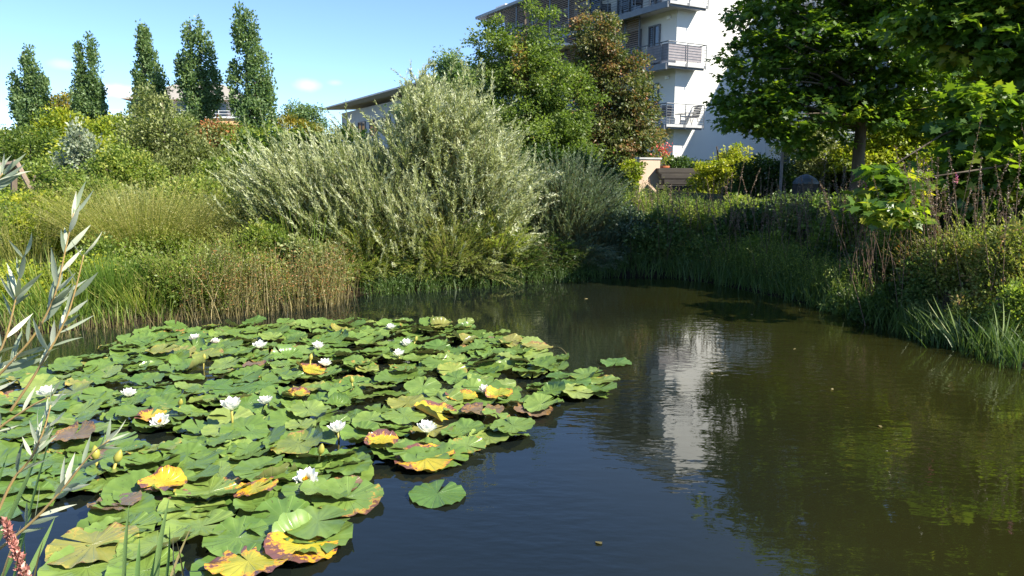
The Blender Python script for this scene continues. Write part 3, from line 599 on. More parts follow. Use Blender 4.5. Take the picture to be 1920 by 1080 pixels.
bush('holly_shrub', 'dark glossy shrub between the glowing yellow shrub and the thin post', 49, 1430, 18, [(1430,335,45,42),(1460,365,40,30),(1400,370,40,25)], 'hedge', 280, 60, .22, .075, group=MG)
tree('birch_tree', 'slender young birch with pale stem left of the big maple', 'tree', 50, gnd(1540,19), at(1535,220,19)[2], [ell(1510,270,40,38,19),ell(1540,250,30,40,19),ell(1530,310,45,35,19)], 'greyshrub', 200, 60, .26, .06, .05, 25, MG, bark='palebark')
bush('sunlit_shrub', 'sunlit yellow green shrub right of the maple trunk', 51, 1690, 18.2, [(1680,250,60,42),(1740,230,50,40),(1650,280,35,25),(1620,300,60,25),(1720,300,60,30)], 'lime', 330, 60, .28, .1, group=MG, tint_c=(.2,.9))
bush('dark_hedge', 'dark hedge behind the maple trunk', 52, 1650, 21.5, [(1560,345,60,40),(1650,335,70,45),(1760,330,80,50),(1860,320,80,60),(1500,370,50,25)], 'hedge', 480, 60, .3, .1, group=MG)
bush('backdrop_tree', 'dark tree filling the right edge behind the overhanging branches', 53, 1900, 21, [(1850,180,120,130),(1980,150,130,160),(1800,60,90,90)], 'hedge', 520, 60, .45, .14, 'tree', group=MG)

# big maple
Ym = 16.0
mb = gnd(1614, Ym)
tree('maple_tree', 'large dark maple standing on the right bank with a bare straight trunk', 'tree', 60, mb, at(1640,-330,Ym)[2],
     [ell(1440,30,75,60,Ym),ell(1425,235,65,24,Ym),ell(1500,262,75,22,Ym),ell(1375,190,40,16,Ym),ell(1425,120,82,45,Ym),ell(1415,200,76,40,Ym),ell(1520,80,110,90,Ym),ell(1500,215,110,50,Ym),ell(1620,120,120,110,Ym),ell(1700,60,130,120,Ym),ell(1740,190,100,60,Ym),ell(1560,-60,150,90,Ym),ell(1680,-130,160,110,Ym),ell(1620,210,90,35,Ym)],
     'maple', 940, 44, .34, .12, .125, 90, None, shape='star', wl=.95, flat=.35, shell=.3, drop=.25, up=1.1, hubz=at(1614,235,Ym)[2], tint_c=(.05,.7))
# overhanging maple on the right, trunk outside the frame
Yr = 10.5
tree('overhanging_maple', 'broad leaved maple overhanging from the right edge of the picture', 'tree', 61, (9.4, 10.8), 8.6,
     [ell(1850,60,110,80,Yr),ell(1960,160,120,110,Yr),ell(1850,230,90,70,9.6),ell(1800,330,80,50,9.4),ell(1930,330,110,60,9.4),ell(1740,20,70,50,Yr),ell(1900,-120,150,90,Yr),ell(2050,0,180,180,Yr),ell(2100,250,150,160,Yr),ell(1700,380,65,30,8.8),ell(1640,400,60,22,8.6),ell(1690,345,60,20,8.8)],
     'maple', 760, 42, .34, .135, .2, 80, None, shape='maple', wl=1.0, flat=.35, shell=.3, drop=.3, up=1.1, hubz=2.4, br=.16, tint_c=(.1,.9))

# ------------------------------------------------------------------ willows and fan-shaped shrubs
def shoot_plant(name, label, cat, seed, base, starts, D, Ln, Bd, mat, k=36, L=.085, Wd=.014, spread=.55, t0=.15, stem_r=.006, stem_mat='brownreed', tint_c=(.1,.8), group=None, shape='diamond', tiptint=.2, part='leaves', limbs=None, trat=.1):
    rng = np.random.default_rng(seed); n = len(starts)
    root = empty(name, (base[0], base[1], ghf(*base)), 0, label, cat, group)
    t = np.linspace(t0, 1, k)[None]+rng.uniform(-.5, .5, (n,k))*(1-t0)/k; t = np.clip(t, 0, 1)
    P = starts[:,None]+D[:,None]*(Ln[:,None]*t)[...,None]+Bd[:,None]*(Ln[:,None]*t**2)[...,None]
    T = nrm(D[:,None]+2*Bd[:,None]*t[...,None]).reshape(-1,3); P = P.reshape(-1,3); N_ = len(P)
    side = rng.normal(size=(N_,3)); side -= (side*T).sum(-1, keepdims=True)*T; side = nrm(side)
    Dl = nrm(T+side*spread*rng.uniform(.4, 1.5, N_)[:,None]); Nn = nrm(np.cross(Dl, rvec(rng, N_))+np.array([0,0,.35]))
    size = np.repeat(Ln*0+rng.uniform(.8, 1.15, n), k)*(1-.45*t.ravel()**3)*rng.uniform(.75, 1.2, N_)
    tint = np.clip(np.repeat(rng.uniform(tint_c[0], tint_c[1], n), k)+rng.normal(0, trat, N_)+tiptint*(t.ravel()-.5), 0, 1)
    lp = leaves_np(P, Dl, Nn, L*size, Wd*size, tint, shape)
    link(part, mesh_np(part, *lp), M[mat], root)
    st = tubes_many(starts, D, Ln, Bd, stem_r, 6, 3, rng.uniform(.2,.8,n))
    parts = [st]
    if limbs: parts += limbs
    link('stems', mesh_parts('stems', parts), M[stem_mat], root)
    return root
def fan(rng, n, base, inner, height, spreadx, spready, ln, up=1.0, bias=(0,0,0), bendz=-.12, wind=(0,0,0)):
    """shoots start inside a dome around base and grow outwards/upwards"""
    b = np.array([base[0], base[1], ghf(*base)]); th = rng.uniform(0, 2*np.pi, n); r = rng.uniform(0, 1, n)**.5
    q = np.stack([np.cos(th)*r*spreadx, np.sin(th)*r*spready, rng.uniform(0, 1, n)**.8*height*(1-.45*r**2)], -1)
    st = b+q*np.array([inner,inner,1]); D = nrm(np.stack([q[:,0]/spreadx*.75, q[:,1]/spready*.55, np.full(n, up)], -1)+rng.normal(0, .17, (n,3))+np.array(bias))
    Ln = ln*rng.uniform(.6, 1.25, n); Bd = np.stack([D[:,0]*.15, D[:,1]*.15, np.full(n, bendz)], -1)+rng.normal(0, .04, (n,3))+np.array(wind)
    return st, D, Ln, Bd
rng = np.random.default_rng(5)
WG = 'silvery willows on the far shore'
def limbset(rng, base, tops, r=.05):
    b = np.array([base[0], base[1], ghf(*base)-.1]); return [limb(rng, b, tp, r, .012, .05) for tp in tops]
# right, tall silver willow: several fans stacked to fill its outline
bA = tuple(at(880, 500, 12.3)[:2])
S_, D_, L_, B_ = [], [], [], []
for (px, py, n, ln, bx, hx) in ((850,480,260,.8,.0,.7),(800,400,230,.9,-.12,.6),(880,380,300,1.0,.0,.7),(930,330,240,.95,.12,.6),(850,280,260,1.0,-.03,.6),(800,300,150,.9,-.15,.5),(960,400,190,.8,.3,.5),(950,470,150,.7,.3,.5),(835,225,130,.7,.0,.35),(900,250,90,.7,.1,.35),(800,215,50,.6,-.1,.25)):
    c = at(px-18, py, 12.6); n = int(n*1.3); q = rng.normal(0, 1, (n,3))*np.array([hx*.44,.5,.26]); st = c+q
    d = nrm(np.stack([q[:,0]*.35+bx, q[:,1]*.5-.15, np.full(n,1.0)], -1)+rng.normal(0,.28,(n,3))); ln *= .8
    S_.append(st); D_.append(d); L_.append(ln*rng.uniform(.5,1.15,n)); B_.append(np.stack([d[:,0]*.2+.02, d[:,1]*.2, np.full(n,-.14)],-1)+rng.normal(0,.11,(n,3)))
S_ = np.concatenate(S_); D_ = np.concatenate(D_); L_ = np.concatenate(L_); B_ = np.concatenate(B_)
shoot_plant('willow_tree', 'tall silvery willow leaning over the water at the centre of the far shore', 'tree', 71, bA, S_, D_, L_, B_, 'willow', 42, .085, .021, .75, .05, .004, tint_c=(.25,.9), group=WG, tiptint=.35, limbs=limbset(rng, bA, [at(850,400,12.3),at(900,330,12.3),at(830,260,12.3),at(950,360,12.3),at(800,380,12.2)], .06))
# left, wind swept willow
bB = tuple(at(690, 500, 12.6)[:2]); S_, D_, L_, B_ = [], [], [], []
for (px, py, n, ln, bx, hx) in ((700,450,260,.8,-.25,.8),(640,420,300,.85,-.35,.8),(570,400,260,.8,-.4,.6),(530,370,200,.7,-.4,.45),(620,370,300,.75,-.35,.75),(710,370,300,.75,-.3,.7),(760,420,240,.8,-.2,.5),(670,330,150,.5,-.3,.6),(510,420,110,.6,-.35,.35),(760,480,140,.6,-.05,.5),(560,340,90,.5,-.35,.4)):
    c = at(px, py, 12.2); q = rng.normal(0, 1, (n,3))*np.array([hx*.55,.6,.25]); st = c+q
    d = nrm(np.stack([q[:,0]*.3+bx, q[:,1]*.5-.1, np.full(n,.9)], -1)+rng.normal(0,.21,(n,3)))
    S_.append(st); D_.append(d); L_.append(ln*rng.uniform(.5,1.1,n)); B_.append(np.stack([np.full(n,.08), d[:,1]*.1, np.full(n,-.1)],-1)+rng.normal(0,.1,(n,3)))
S_ = np.concatenate(S_); D_ = np.concatenate(D_); L_ = np.concatenate(L_); B_ = np.concatenate(B_)
shoot_plant('willow_tree', 'broad wind swept willow left of the tall silvery willow', 'tree', 72, bB, S_, D_, L_, B_, 'willow', 50, .085, .016, .42, .05, .003, tint_c=(.25,.9), group=WG, tiptint=.3, limbs=limbset(rng, bB, [at(640,380,12.8),at(720,330,12.8),at(560,350,12.8),at(760,400,12.8)], .05))
def shootbush(name, label, seed, px, Y, n, ln, h, sx, mat, cat='shrub', group=None, **kw):
    r = np.random.default_rng(seed); b = gnd(px, Y); fk = {k: kw.pop(k) for k in list(kw) if k in ('bias','bendz','up','wind','inner')}
    st, D, Ln, Bd = fan(r, n, b, fk.pop('inner', .8), h, sx, sx*.8, ln, **fk)
    return shoot_plant(name, label, cat, seed, b, st, D, Ln, Bd, mat, group=group, **kw)
SG = 'shrubs along the far shore'
shootbush('grey_willow_shrub', 'grey green willow shrub in the shade right of the tall willow', 73, 1060, 13.7, 950, .75, 1.35, .95, 'greywillow', group=SG, k=44, L=.075, Wd=.013, tint_c=(.25,.95))
shootbush('grey_willow_shrub', 'smaller dark grey willow shrub hanging over the dark inlet', 74, 1130, 13.6, 330, .6, .7, .7, 'greywillow', group=SG, k=34, L=.07, Wd=.011, tint_c=(0,.5))
shootbush('feathery_shrub', 'feathery light green shrub low on the water in front of the tall willow', 75, 840, 11.6, 300, .6, .75, .45, 'shrub', group=SG, k=40, L=.06, Wd=.008, tint_c=(.4,1), bendz=-.2)
shootbush('feathery_shrub', 'bright feathery shrub at the water edge below the wind swept willow', 76, 675, 11.4, 340, .55, .75, .5, 'shrub', group=SG, k=36, L=.06, Wd=.01, tint_c=(.3,.95), bendz=-.2)
shootbush('leafy_shrub', 'dark leafy shrub between the two willows at the water', 77, 760, 11.9, 300, .5, .55, .6, 'hedge', group=SG, k=30, L=.06, Wd=.014)
shootbush('leafy_shrub', 'broad leaved yellow green branch tips below the tall willow on its right side', 78, 925, 11.9, 220, .55, .8, .45, 'shrub', group=SG, k=26, L=.09, Wd=.022, tint_c=(.3,1), bendz=-.3)
shootbush('leafy_shrub', 'green shrub behind the reddish stems on the left shore', 79, 560, 11.4, 380, .6, .8, .8, 'shrub', group=SG, k=34, L=.055, Wd=.012, tint_c=(.1,.7))
shootbush('leafy_shrub', 'low green shrub at the water in front of the tawny grass mound', 80, 330, 9.3, 420, .45, .45, .75, 'shrub', group=SG, k=30, L=.045, Wd=.014, tint_c=(.1,.75))
shootbush('leafy_shrub', 'mid green shrub at the right foot of the tawny grass mound', 81, 430, 10.2, 300, .5, .55, .5, 'shrub', group=SG, k=30, L=.05, Wd=.014, tint_c=(.15,.8))

for i, (px, Y, n, ln, h, sx, mt, lab) in enumerate((
 (700,11.35,300,.5,.35,.45,'shrub','low feathery shrub trailing in the water below the wind swept willow'),
 (760,11.6,260,.5,.3,.4,'hedge','dark trailing shrub at the mouth of the gap between the willows'),
 (800,11.5,300,.5,.45,.4,'shrub','silvery green shrub trailing in the water below the tall willow'),
 (880,11.65,340,.5,.4,.45,'greyshrub','grey green trailing branches at the right foot of the tall willow'),
 (960,12.1,300,.45,.5,.5,'hedge','dark branches hanging over the inlet right of the tall willow'),
 (1030,12.5,300,.45,.5,.5,'hedge','deep shade shrub at the back of the dark inlet'),
 (1090,12.7,280,.45,.45,.45,'greywillow','dim grey green branches at the right side of the dark inlet'),
 (620,10.9,280,.5,.4,.45,'shrub','green shrub at the right end of the reddish stems'))):
    shootbush('waterside_shrub', lab, 400+i, px, Y, n, ln, h, sx, mt, group=SG, k=30, L=.06, Wd=.013, tint_c=(.1,.85), bendz=-.45, up=.55)
# tall grasses
def grass_clump(name, label, seed, px, Y, n, h, sx, wid, mat, cat='grass clump', group='tall grasses on the banks', bend=.35, lean=(0,0), seeds=0, kind=None, tint_c=(0,1), base=None, spread=.45):
    r = np.random.default_rng(seed); b = base or gnd(px, Y); th = r.uniform(0, 2*np.pi, n); q = r.uniform(0,1,n)**.5
    x = b[0]+np.cos(th)*q*sx; y = b[1]+np.sin(th)*q*sx*.7; z = np.maximum(gh(x, y), -.15)-.03
    st = np.stack([x,y,z],-1); D = nrm(np.stack([np.cos(th)*q*spread+lean[0], np.sin(th)*q*spread+lean[1], np.ones(n)],-1)+r.normal(0,.1,(n,3)))
    Ln = h*r.uniform(.55,1.1,n); Bd = np.stack([D[:,0]*bend, D[:,1]*bend, -np.abs(r.normal(bend*.4,.08,n))],-1)+r.normal(0,.03,(n,3))
    tint = np.clip(r.uniform(tint_c[0],tint_c[1],n),0,1); root = empty(name, (b[0],b[1],ghf(*b)), 0, label, cat, group)
    link('blades', mesh_np('blades', *blades_np(st, D, Ln, Bd, wid, 5, tint, r)), M[mat], root)
    if seeds:
        k = seeds; t = r.uniform(.55,1,(n,k)); P = (st[:,None]+D[:,None]*(Ln[:,None]*t)[...,None]+Bd[:,None]*(Ln[:,None]*t**2)[...,None]).reshape(-1,3)+r.normal(0,.012,(n*k,3))
        link('seed_heads', mesh_np('seed_heads', *leaves_np(P, rvec(r,n*k)+np.array([0,0,.8]), rvec(r,n*k), .03, .007, np.clip(r.normal(.55,.2,n*k),0,1))), M['drygrass'], root)
    return root
grass_clump('tall_grass', 'big tawny mound of wispy grass on the left bank', 90, 255, 10.9, 2300, 1.4, .62, .008, 'drygrass', bend=.35, seeds=10, tint_c=(.0,.75), spread=.75)
grass_clump('tall_grass', 'right shoulder of wispy olive grass beside the tawny mound', 91, 370, 11.2, 700, 1.0, .45, .008, 'drygrass', seeds=8, tint_c=(0,.6), spread=.5)
grass_clump('tall_grass', 'ochre wispy grass at the left edge behind the silver twigs', 92, 20, 10.6, 450, .8, .7, .009, 'drygrass', seeds=6, tint_c=(.1,.8))
grass_clump('sedge_clump', 'fresh green sedge at the left water edge', 93, 95, 8.8, 500, .8, .75, .010, 'grass', bend=.45, tint_c=(.3,1))
grass_clump('sedge_clump', 'upright blue green sedge tuft right of the fresh green sedge', 94, 195, 8.9, 700, .75, .22, .011, 'grass', bend=.25, tint_c=(.1,.6), spread=.3)
grass_clump('sedge_clump', 'yellowish sedge below the low green shrub', 95, 245, 8.9, 500, .6, .35, .010, 'grass', bend=.5, tint_c=(.6,1))
grass_clump('sedge_clump', 'tall bright reed blades among the reddish stems', 96, 555, 10.4, 34, 1.35, .2, .016, 'grass', bend=.15, tint_c=(.3,.8), spread=.2)

# reddish/brown stems standing in the water along the left shore
def strip_stems(name, label, seed, pxs, offs, n, h, wid, mat, kind, tint_c=(0,1), bend=.12, leafs=0, leafmat=None, z0=None, cat=None, lk=.03, leaft=(.1,.9)):
    r = np.random.default_rng(seed); P = np.array([onz(a, b) for a, b in pxs]); seg = np.clip(r.beta(1.25, 1.25, n)*(len(P)-1)*1.04-.02*(len(P)-1), 0, len(P)-1.001)+0*n; i = seg.astype(int); f = (seg-i)[:,None]
    q = P[i]*(1-f)+P[i+1]*f; q[:,:2] += np.stack([r.normal(0,.1,n), r.uniform(offs[0],offs[1],n)],-1)
    q[:,2] = np.maximum(gh(q[:,0],q[:,1]), -.12)-.02
    D = nrm(np.stack([r.normal(0,.12,n), r.normal(0,.12,n), np.ones(n)],-1)); Ln = h*r.uniform(.4,1.1,n); Bd = r.normal(0,bend,(n,3))*np.array([1,1,.3])
    tint = r.uniform(*tint_c, n)
    if leafs:
        root = empty(name, (q[:,0].mean(), q[:,1].mean(), 0)); tag(root, label, cat)
        link('stems', mesh_np('stems', *blades_np(q, D, Ln, Bd, wid, 5, tint, r)), M[mat], root)
        k = leafs; t = r.uniform(.45,1,(n,k)); p = (q[:,None]+D[:,None]*(Ln[:,None]*t)[...,None]+Bd[:,None]*(Ln[:,None]*t**2)[...,None]).reshape(-1,3)+r.normal(0,.02,(n*k,3))
        link('leaves', mesh_np('leaves', *leaves_np(p, rvec(r,n*k)+np.array([0,0,.3]), rvec(r,n*k)+np.array([0,0,.5]), lk*r.uniform(.7,1.3,n*k), lk*.4, np.clip(r.uniform(*leaft,n*k),0,1))), M[leafmat], root)
        if kind: root['kind'] = kind
        return root
    o = link(name, mesh_np(name, *blades_np(q, D, Ln, Bd, wid, 5, tint, r)), M[mat]); tag(o, label, cat, kind=kind); return o
strip_stems('reddish_stems', 'reddish brown leafy stems standing in the shallow water left of centre', 100, [(370,592),(450,588),(600,572),(635,565)], (-.35,.5), 850, .8, .007, 'brownreed', 'stuff', leafs=14, leafmat='rust', cat='reeds', lk=.028, leaft=(.05,.75))
strip_stems('shallow_stems', 'thin brown stems rising from the water by the left shore', 101, [(-100,632),(120,622),(300,603),(450,588),(640,566)], (-.5,.15), 900, .3, .006, 'brownreed', 'stuff', (0,.8), cat='reeds')
strip_stems('shore_grass', 'green grass fringe along the left shore', 102, [(-100,630),(0,632),(120,622),(300,603),(450,588),(600,570)], (-.05,.9), 1300, .36, .009, 'grass', 'stuff', (0,.9), .35, cat='grass')
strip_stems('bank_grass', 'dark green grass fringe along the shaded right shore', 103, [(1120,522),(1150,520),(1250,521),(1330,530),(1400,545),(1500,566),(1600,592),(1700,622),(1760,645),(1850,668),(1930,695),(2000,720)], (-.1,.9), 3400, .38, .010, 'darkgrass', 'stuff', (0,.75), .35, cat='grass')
strip_stems('shaded_fringe', 'dark leafy fringe of sedge at the waterline under the two willows', 108, [(690,552),(760,547),(850,541),(950,531),(1050,526),(1120,522)], (-.3,.5), 1500, .32, .009, 'darkgrass', 'stuff', (0,.7), .3, leafs=6, leafmat='hedge', cat='sedge')
strip_stems('upper_bank_grass', 'rough grass and herbs on the right bank slope', 104, [(1150,520),(1250,521),(1400,545),(1500,566),(1600,592),(1700,622)], (.8,4.0), 5000, .6, .009, 'darkgrass', 'stuff', (0,1), .25, leafs=9, leafmat='shrub', cat='herbs')
RB = 'herbs and shrubs on the right bank'
rb = [(1180,430,45,40,13.4,'greywillow','grey green leafy shrub right of the dark inlet',.05),
 (1235,440,50,45,13.2,'darkherb','dark leafy herb clump left of the white reflection',.06),
 (1300,420,55,40,13.6,'shrub','olive herb clump below the timber steps',.05),
 (1340,470,50,45,12.8,'darkherb','dark herb clump above the white reflection',.06),
 (1400,430,60,40,13.0,'hedge','dark leafy clump under the glossy shrub',.07),
 (1440,490,55,48,12.0,'shrub','green leafy clump midway down the shaded bank',.055),
 (1500,430,60,45,12.4,'darkherb','leafy clump below the slate capped pillar',.06),
 (1540,510,55,48,10.8,'hedge','dark leafy clump at the water in the middle of the right shore',.06),
 (1590,440,60,48,11.2,'shrub','leafy herb clump below the maple trunk',.06),
 (1640,520,55,55,9.7,'darkherb','leafy clump overhanging the right shore',.055),
 (1700,470,60,55,9.8,'shrub','tall leafy clump beneath the low maple branch',.06),
 (1690,570,55,38,8.6,'hedge','low dark leaf mat at the water left of the pale blades',.05),
 (1600,575,45,25,9.3,'darkherb','low green leaf mat hanging over the right shore',.05),
 (1760,530,45,60,8.3,'darkherb','leafy clump behind the pale blades',.05),
 (1480,545,40,22,10.9,'shrub','low leaf mat hanging over the water before the middle of the right shore',.05)]
M['darkherb'] = leaf_mat('dark_herb', [(0,(.06,.11,.03)),(.6,(.13,.2,.05)),(1,(.27,.28,.09))], .35)
M['warmherb'] = leaf_mat('warm_herb', [(0,(.1,.14,.03)),(.5,(.24,.27,.06)),(.8,(.36,.33,.1)),(1,(.36,.2,.09))], .4)
for i, (cx, cy, rx, ry, Y, mt, lab, L) in enumerate(rb):
    bush('bank_herb', lab, 310+i, cx, Y, [(cx,cy,rx,ry),(cx-rx*.6,cy+ry*.4,rx*.7,ry*.6),(cx+rx*.6,cy+ry*.35,rx*.7,ry*.7)], mt, 190, 46, .13, L, 'herb', RB, shell=.2, drop=0, up=.6, flat=.9, tint_c=(0,.85))
for i, (cx, cy, rx, ry, Y, mt, lab, L) in enumerate((
 (240,330,55,60,15.5,'shrub','upright bright shrub in front of the grey green tree',.065),
 (360,380,60,45,13.2,'shrub','bright leafy shrub behind the right end of the tawny mound',.06),
 (60,400,60,35,13,'lime','lime green bush under the wooden frame',.065),
 (150,330,60,45,19,'lime','lime green bush between the wooden frame and the grey green tree',.08),
 (220,350,55,50,17,'shrub','leafy bush low between the silvery young tree and the grey green tree',.075),
 (90,350,50,45,18,'shrub','green bush right of the wooden frame',.08),
 (120,250,45,35,30,'lime','yellow green bush below the golden tree',.12),
 (210,255,40,32,30,'lime','yellow green bush below the twin tipped poplar on the right',.12),
 (20,285,50,30,32,'shrub','pale green bush on the far left skyline',.12),
 (455,310,50,45,19,'shrub','yellow green bush right of the rust red shrub',.08),
 (440,370,50,50,14.5,'greyshrub','grey green bush between the grey green tree and the wind swept willow',.07),
 (500,400,45,50,13,'shrub','bright bush at the left flank of the wind swept willow',.06),
 (290,400,90,45,13.5,'greyshrub','grey green bush rising behind the tawny mound',.065),
 (190,385,60,40,14,'shrub','olive green bush behind the left end of the tawny mound',.065))):
    bush('bank_shrub', lab, 380+i, cx, Y, [(cx,cy,rx,ry),(cx-rx*.6,cy+ry*.3,rx*.7,ry*.7),(cx+rx*.6,cy+ry*.25,rx*.7,ry*.8)], mt, 260, 50, .17*Y/14, L, group=BT, shell=.2, drop=-.2, up=.3, flat=1.1, tint_c=(0,.9))
for i, (cx, cy, rx, ry, Y, mt, lab, L) in enumerate((
 (1180,395,45,22,15.5,'shrub','olive bush at the top of the shaded bank right of the grey willow',.06),
 (1290,398,60,20,15.2,'darkherb','herb bush along the top of the bank under the yellow shrub',.06),
 (1400,395,60,24,15,'shrub','bush along the top of the bank below the glossy shrub',.06),
 (1500,392,60,26,14.6,'darkherb','bush along the top of the bank in front of the pillar',.06),
 (1600,395,60,26,14.2,'shrub','bush along the top of the bank in front of the maple trunk',.06),
 (1700,400,70,34,13,'darkherb','bush along the top of the bank right of the maple trunk',.06),
 (1820,390,80,45,11.5,'hedge','dark bush behind the loosestrife at the right edge',.07))):
    bush('bank_shrub', lab, 420+i, cx, Y, [(cx,cy,rx,ry),(cx-rx*.6,cy+ry*.4,rx*.7,ry*.6),(cx+rx*.6,cy+ry*.35,rx*.7,ry*.7)], mt, 230, 46, .14, L, 'shrub', RB, shell=.2, drop=0, up=.6, flat=.9, tint_c=(0,.85))
LBK = 'herbs and shrubs on the left bank'
lb_ = [(430,430,60,50,11.8,'greyshrub','grey green leafy clump between the tawny mound and the wind swept willow',.055),
 (350,420,50,45,12.2,'shrub','yellow green leafy clump at the right shoulder of the tawny mound',.055),
 (90,450,60,55,10.9,'lime','tall yellow green clump behind the silver twigs',.055),
 (10,430,60,50,12,'shrub','tall leafy clump beneath the wooden frame at the left edge',.06),
 (480,520,50,45,9.9,'shrub','leafy clump standing among the reddish stems',.045),
 (200,500,55,50,9.8,'shrub','leafy clump at the left foot of the tawny mound',.05),
 (270,535,65,50,9.2,'shrub','bright leafy clump at the water in front of the tawny mound',.05),
 (350,545,65,48,9.1,'shrub','leafy clump at the water right of the blue green sedge',.05),
 (420,520,60,45,9.7,'greyshrub','grey green leafy clump right of the tawny mound',.05),
 (300,470,60,35,10.4,'shrub','mid green leafy clump below the crest of the tawny mound',.05),
 (490,470,60,50,10.6,'shrub','leafy yellow green clump left of the wind swept willow',.055),
 (580,500,60,50,10.3,'greyshrub','grey green leafy clump at the foot of the wind swept willow',.055),
 (60,470,60,45,11.5,'lime','yellow green leafy clump at the left edge behind the tallest twig',.06),
 (140,430,60,40,12.5,'shrub','leafy olive clump left of the tawny mound',.06),
 (20,540,60,45,9.0,'lime','yellow green leafy clump low at the left edge',.05),
 (150,530,55,45,9.3,'lime','yellow leafy clump behind the blue green sedge',.05),
 (660,500,50,50,11.3,'shrub','bright green leafy clump left of the dark gap between the willows',.05)]
for i, (cx, cy, rx, ry, Y, mt, lab, L) in enumerate(lb_):
    bush('bank_herb', lab, 340+i, cx, Y, [(cx,cy,rx,ry),(cx-rx*.6,cy+ry*.4,rx*.7,ry*.6),(cx+rx*.6,cy+ry*.35,rx*.7,ry*.7)], mt, 190, 46, .13, L, 'herb', LBK, shell=.2, drop=0, up=.6, flat=.9, tint_c=(0,.85))
for i, (cx, cy, rx, ry, Y, mt, lab, L) in enumerate((
 (1800,500,55,60,8.1,'warmherb','sunlit mottled herb clump right of the leafy clump behind the pale blades',.042),
 (1890,490,55,65,7.6,'warmherb','tall sunlit herb clump at the right edge under the pink blossoms',.042),
 (1830,590,50,45,7.5,'warmherb','low browned herb clump just behind the upright pale blades',.038),
 (1910,590,45,50,7.1,'shrub','low green herb clump at the right edge by the water',.038))):
    bush('sunlit_herb', lab, 460+i, cx, Y, [(cx,cy,rx,ry),(cx-rx*.5,cy+ry*.4,rx*.6,ry*.6),(cx+rx*.5,cy+ry*.35,rx*.6,ry*.7)], mt, 230, 44, .10, L, 'herb', RB, shell=.1, drop=-.2, up=.4, flat=1.2, tint_c=(.1,.9))
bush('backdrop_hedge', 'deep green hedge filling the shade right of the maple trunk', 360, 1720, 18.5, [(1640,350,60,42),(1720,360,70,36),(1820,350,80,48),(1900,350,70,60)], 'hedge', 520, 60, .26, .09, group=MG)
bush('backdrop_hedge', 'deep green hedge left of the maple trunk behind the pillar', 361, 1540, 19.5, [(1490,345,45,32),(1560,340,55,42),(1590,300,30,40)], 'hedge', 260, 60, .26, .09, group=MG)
shootbush('sunlit_herb', 'sunlit yellow green herb clump at the right edge of the picture', 125, 1850, 8.2, 260, .5, .8, .5, 'shrub', group=RB, k=30, L=.042, Wd=.013, tint_c=(.2,1))
shootbush('sunlit_herb', 'leafy herb clump with browned tips beside the pale blades', 126, 1790, 8.6, 260, .45, .8, .45, 'rust', group=RB, k=30, L=.042, Wd=.013, tint_c=(0,.6))
shootbush('sunlit_herb', 'tall herb clump leaving the picture at the right edge', 127, 1960, 7.6, 220, .5, .95, .6, 'shrub', group=RB, k=30, L=.045, Wd=.013, tint_c=(.1,.9))

def spikes(label, seed, px, Y, n, h, sx, flowers=0, group='loosestrife spikes on the right bank', headl=.28, hz=None):
    r = np.random.default_rng(seed); b = gnd(px, Y); root = empty('loosestrife', (b[0],b[1],ghf(*b)), 0, label, 'wildflower', group)
    x = b[0]+r.normal(0,sx,n); y = b[1]+r.normal(0,sx*.6,n); y = np.where(gh(x,y) < .08, y+.9, y); st = np.stack([x,y,gh(x,y)],-1); D = nrm(np.stack([r.normal(-.05,.16,n),r.normal(0,.1,n),np.ones(n)],-1))
    Ln = h*r.uniform(.8,1.15,n); Bd = r.normal(0,.07,(n,3))
    link('stems', mesh_np('stems', *tubes_many(st,D,Ln,Bd,.005,6,4)), M['spike'], root)
    k = 70; t = 1-headl*r.uniform(0,1,(n,k))
    P = (st[:,None]+D[:,None]*(Ln[:,None]*t)[...,None]+Bd[:,None]*(Ln[:,None]*t**2)[...,None]).reshape(-1,3)+r.normal(0,.005,(n*k,3))
    link('seed_spikes', mesh_np('seed_spikes', *leaves_np(P, rvec(r,n*k)+np.array([0,0,.4]), rvec(r,n*k), .02, .012, r.uniform(0,1,n*k))), M['spike'], root)
    if flowers:
        tip = st+D*Ln[:,None]+Bd*Ln[:,None]; tip = tip[:flowers]; m = 30; P = np.repeat(tip,m,0)+r.normal(0,1,(flowers*m,3))*np.array([.01,.01,.03])
        link('blossoms', mesh_np('blossoms', *leaves_np(P, rvec(r,len(P)), rvec(r,len(P)), .025, .018, r.uniform(0,1,len(P)))), M['pink'], root)
spikes('purple brown loosestrife spikes above the sunlit herbs', 130, 1770, 8.4, 60, 1.55, .35)
spikes('tall loosestrife spikes with pink blossoms at the right edge', 131, 1880, 7.4, 26, 1.75, .3, 3)
spikes('faded loosestrife spikes below the slate capped pillar', 132, 1540, 11.5, 45, 1.35, .5)
spikes('faded loosestrife spikes below the maple trunk', 133, 1650, 10.0, 40, 1.3, .4)
spikes('brown seed spikes above the reeds left of the white reflection', 134, 1300, 13.2, 60, 1.25, .6)
spikes('brown seed spikes at the middle of the shaded bank', 135, 1420, 12.3, 50, 1.2, .5)

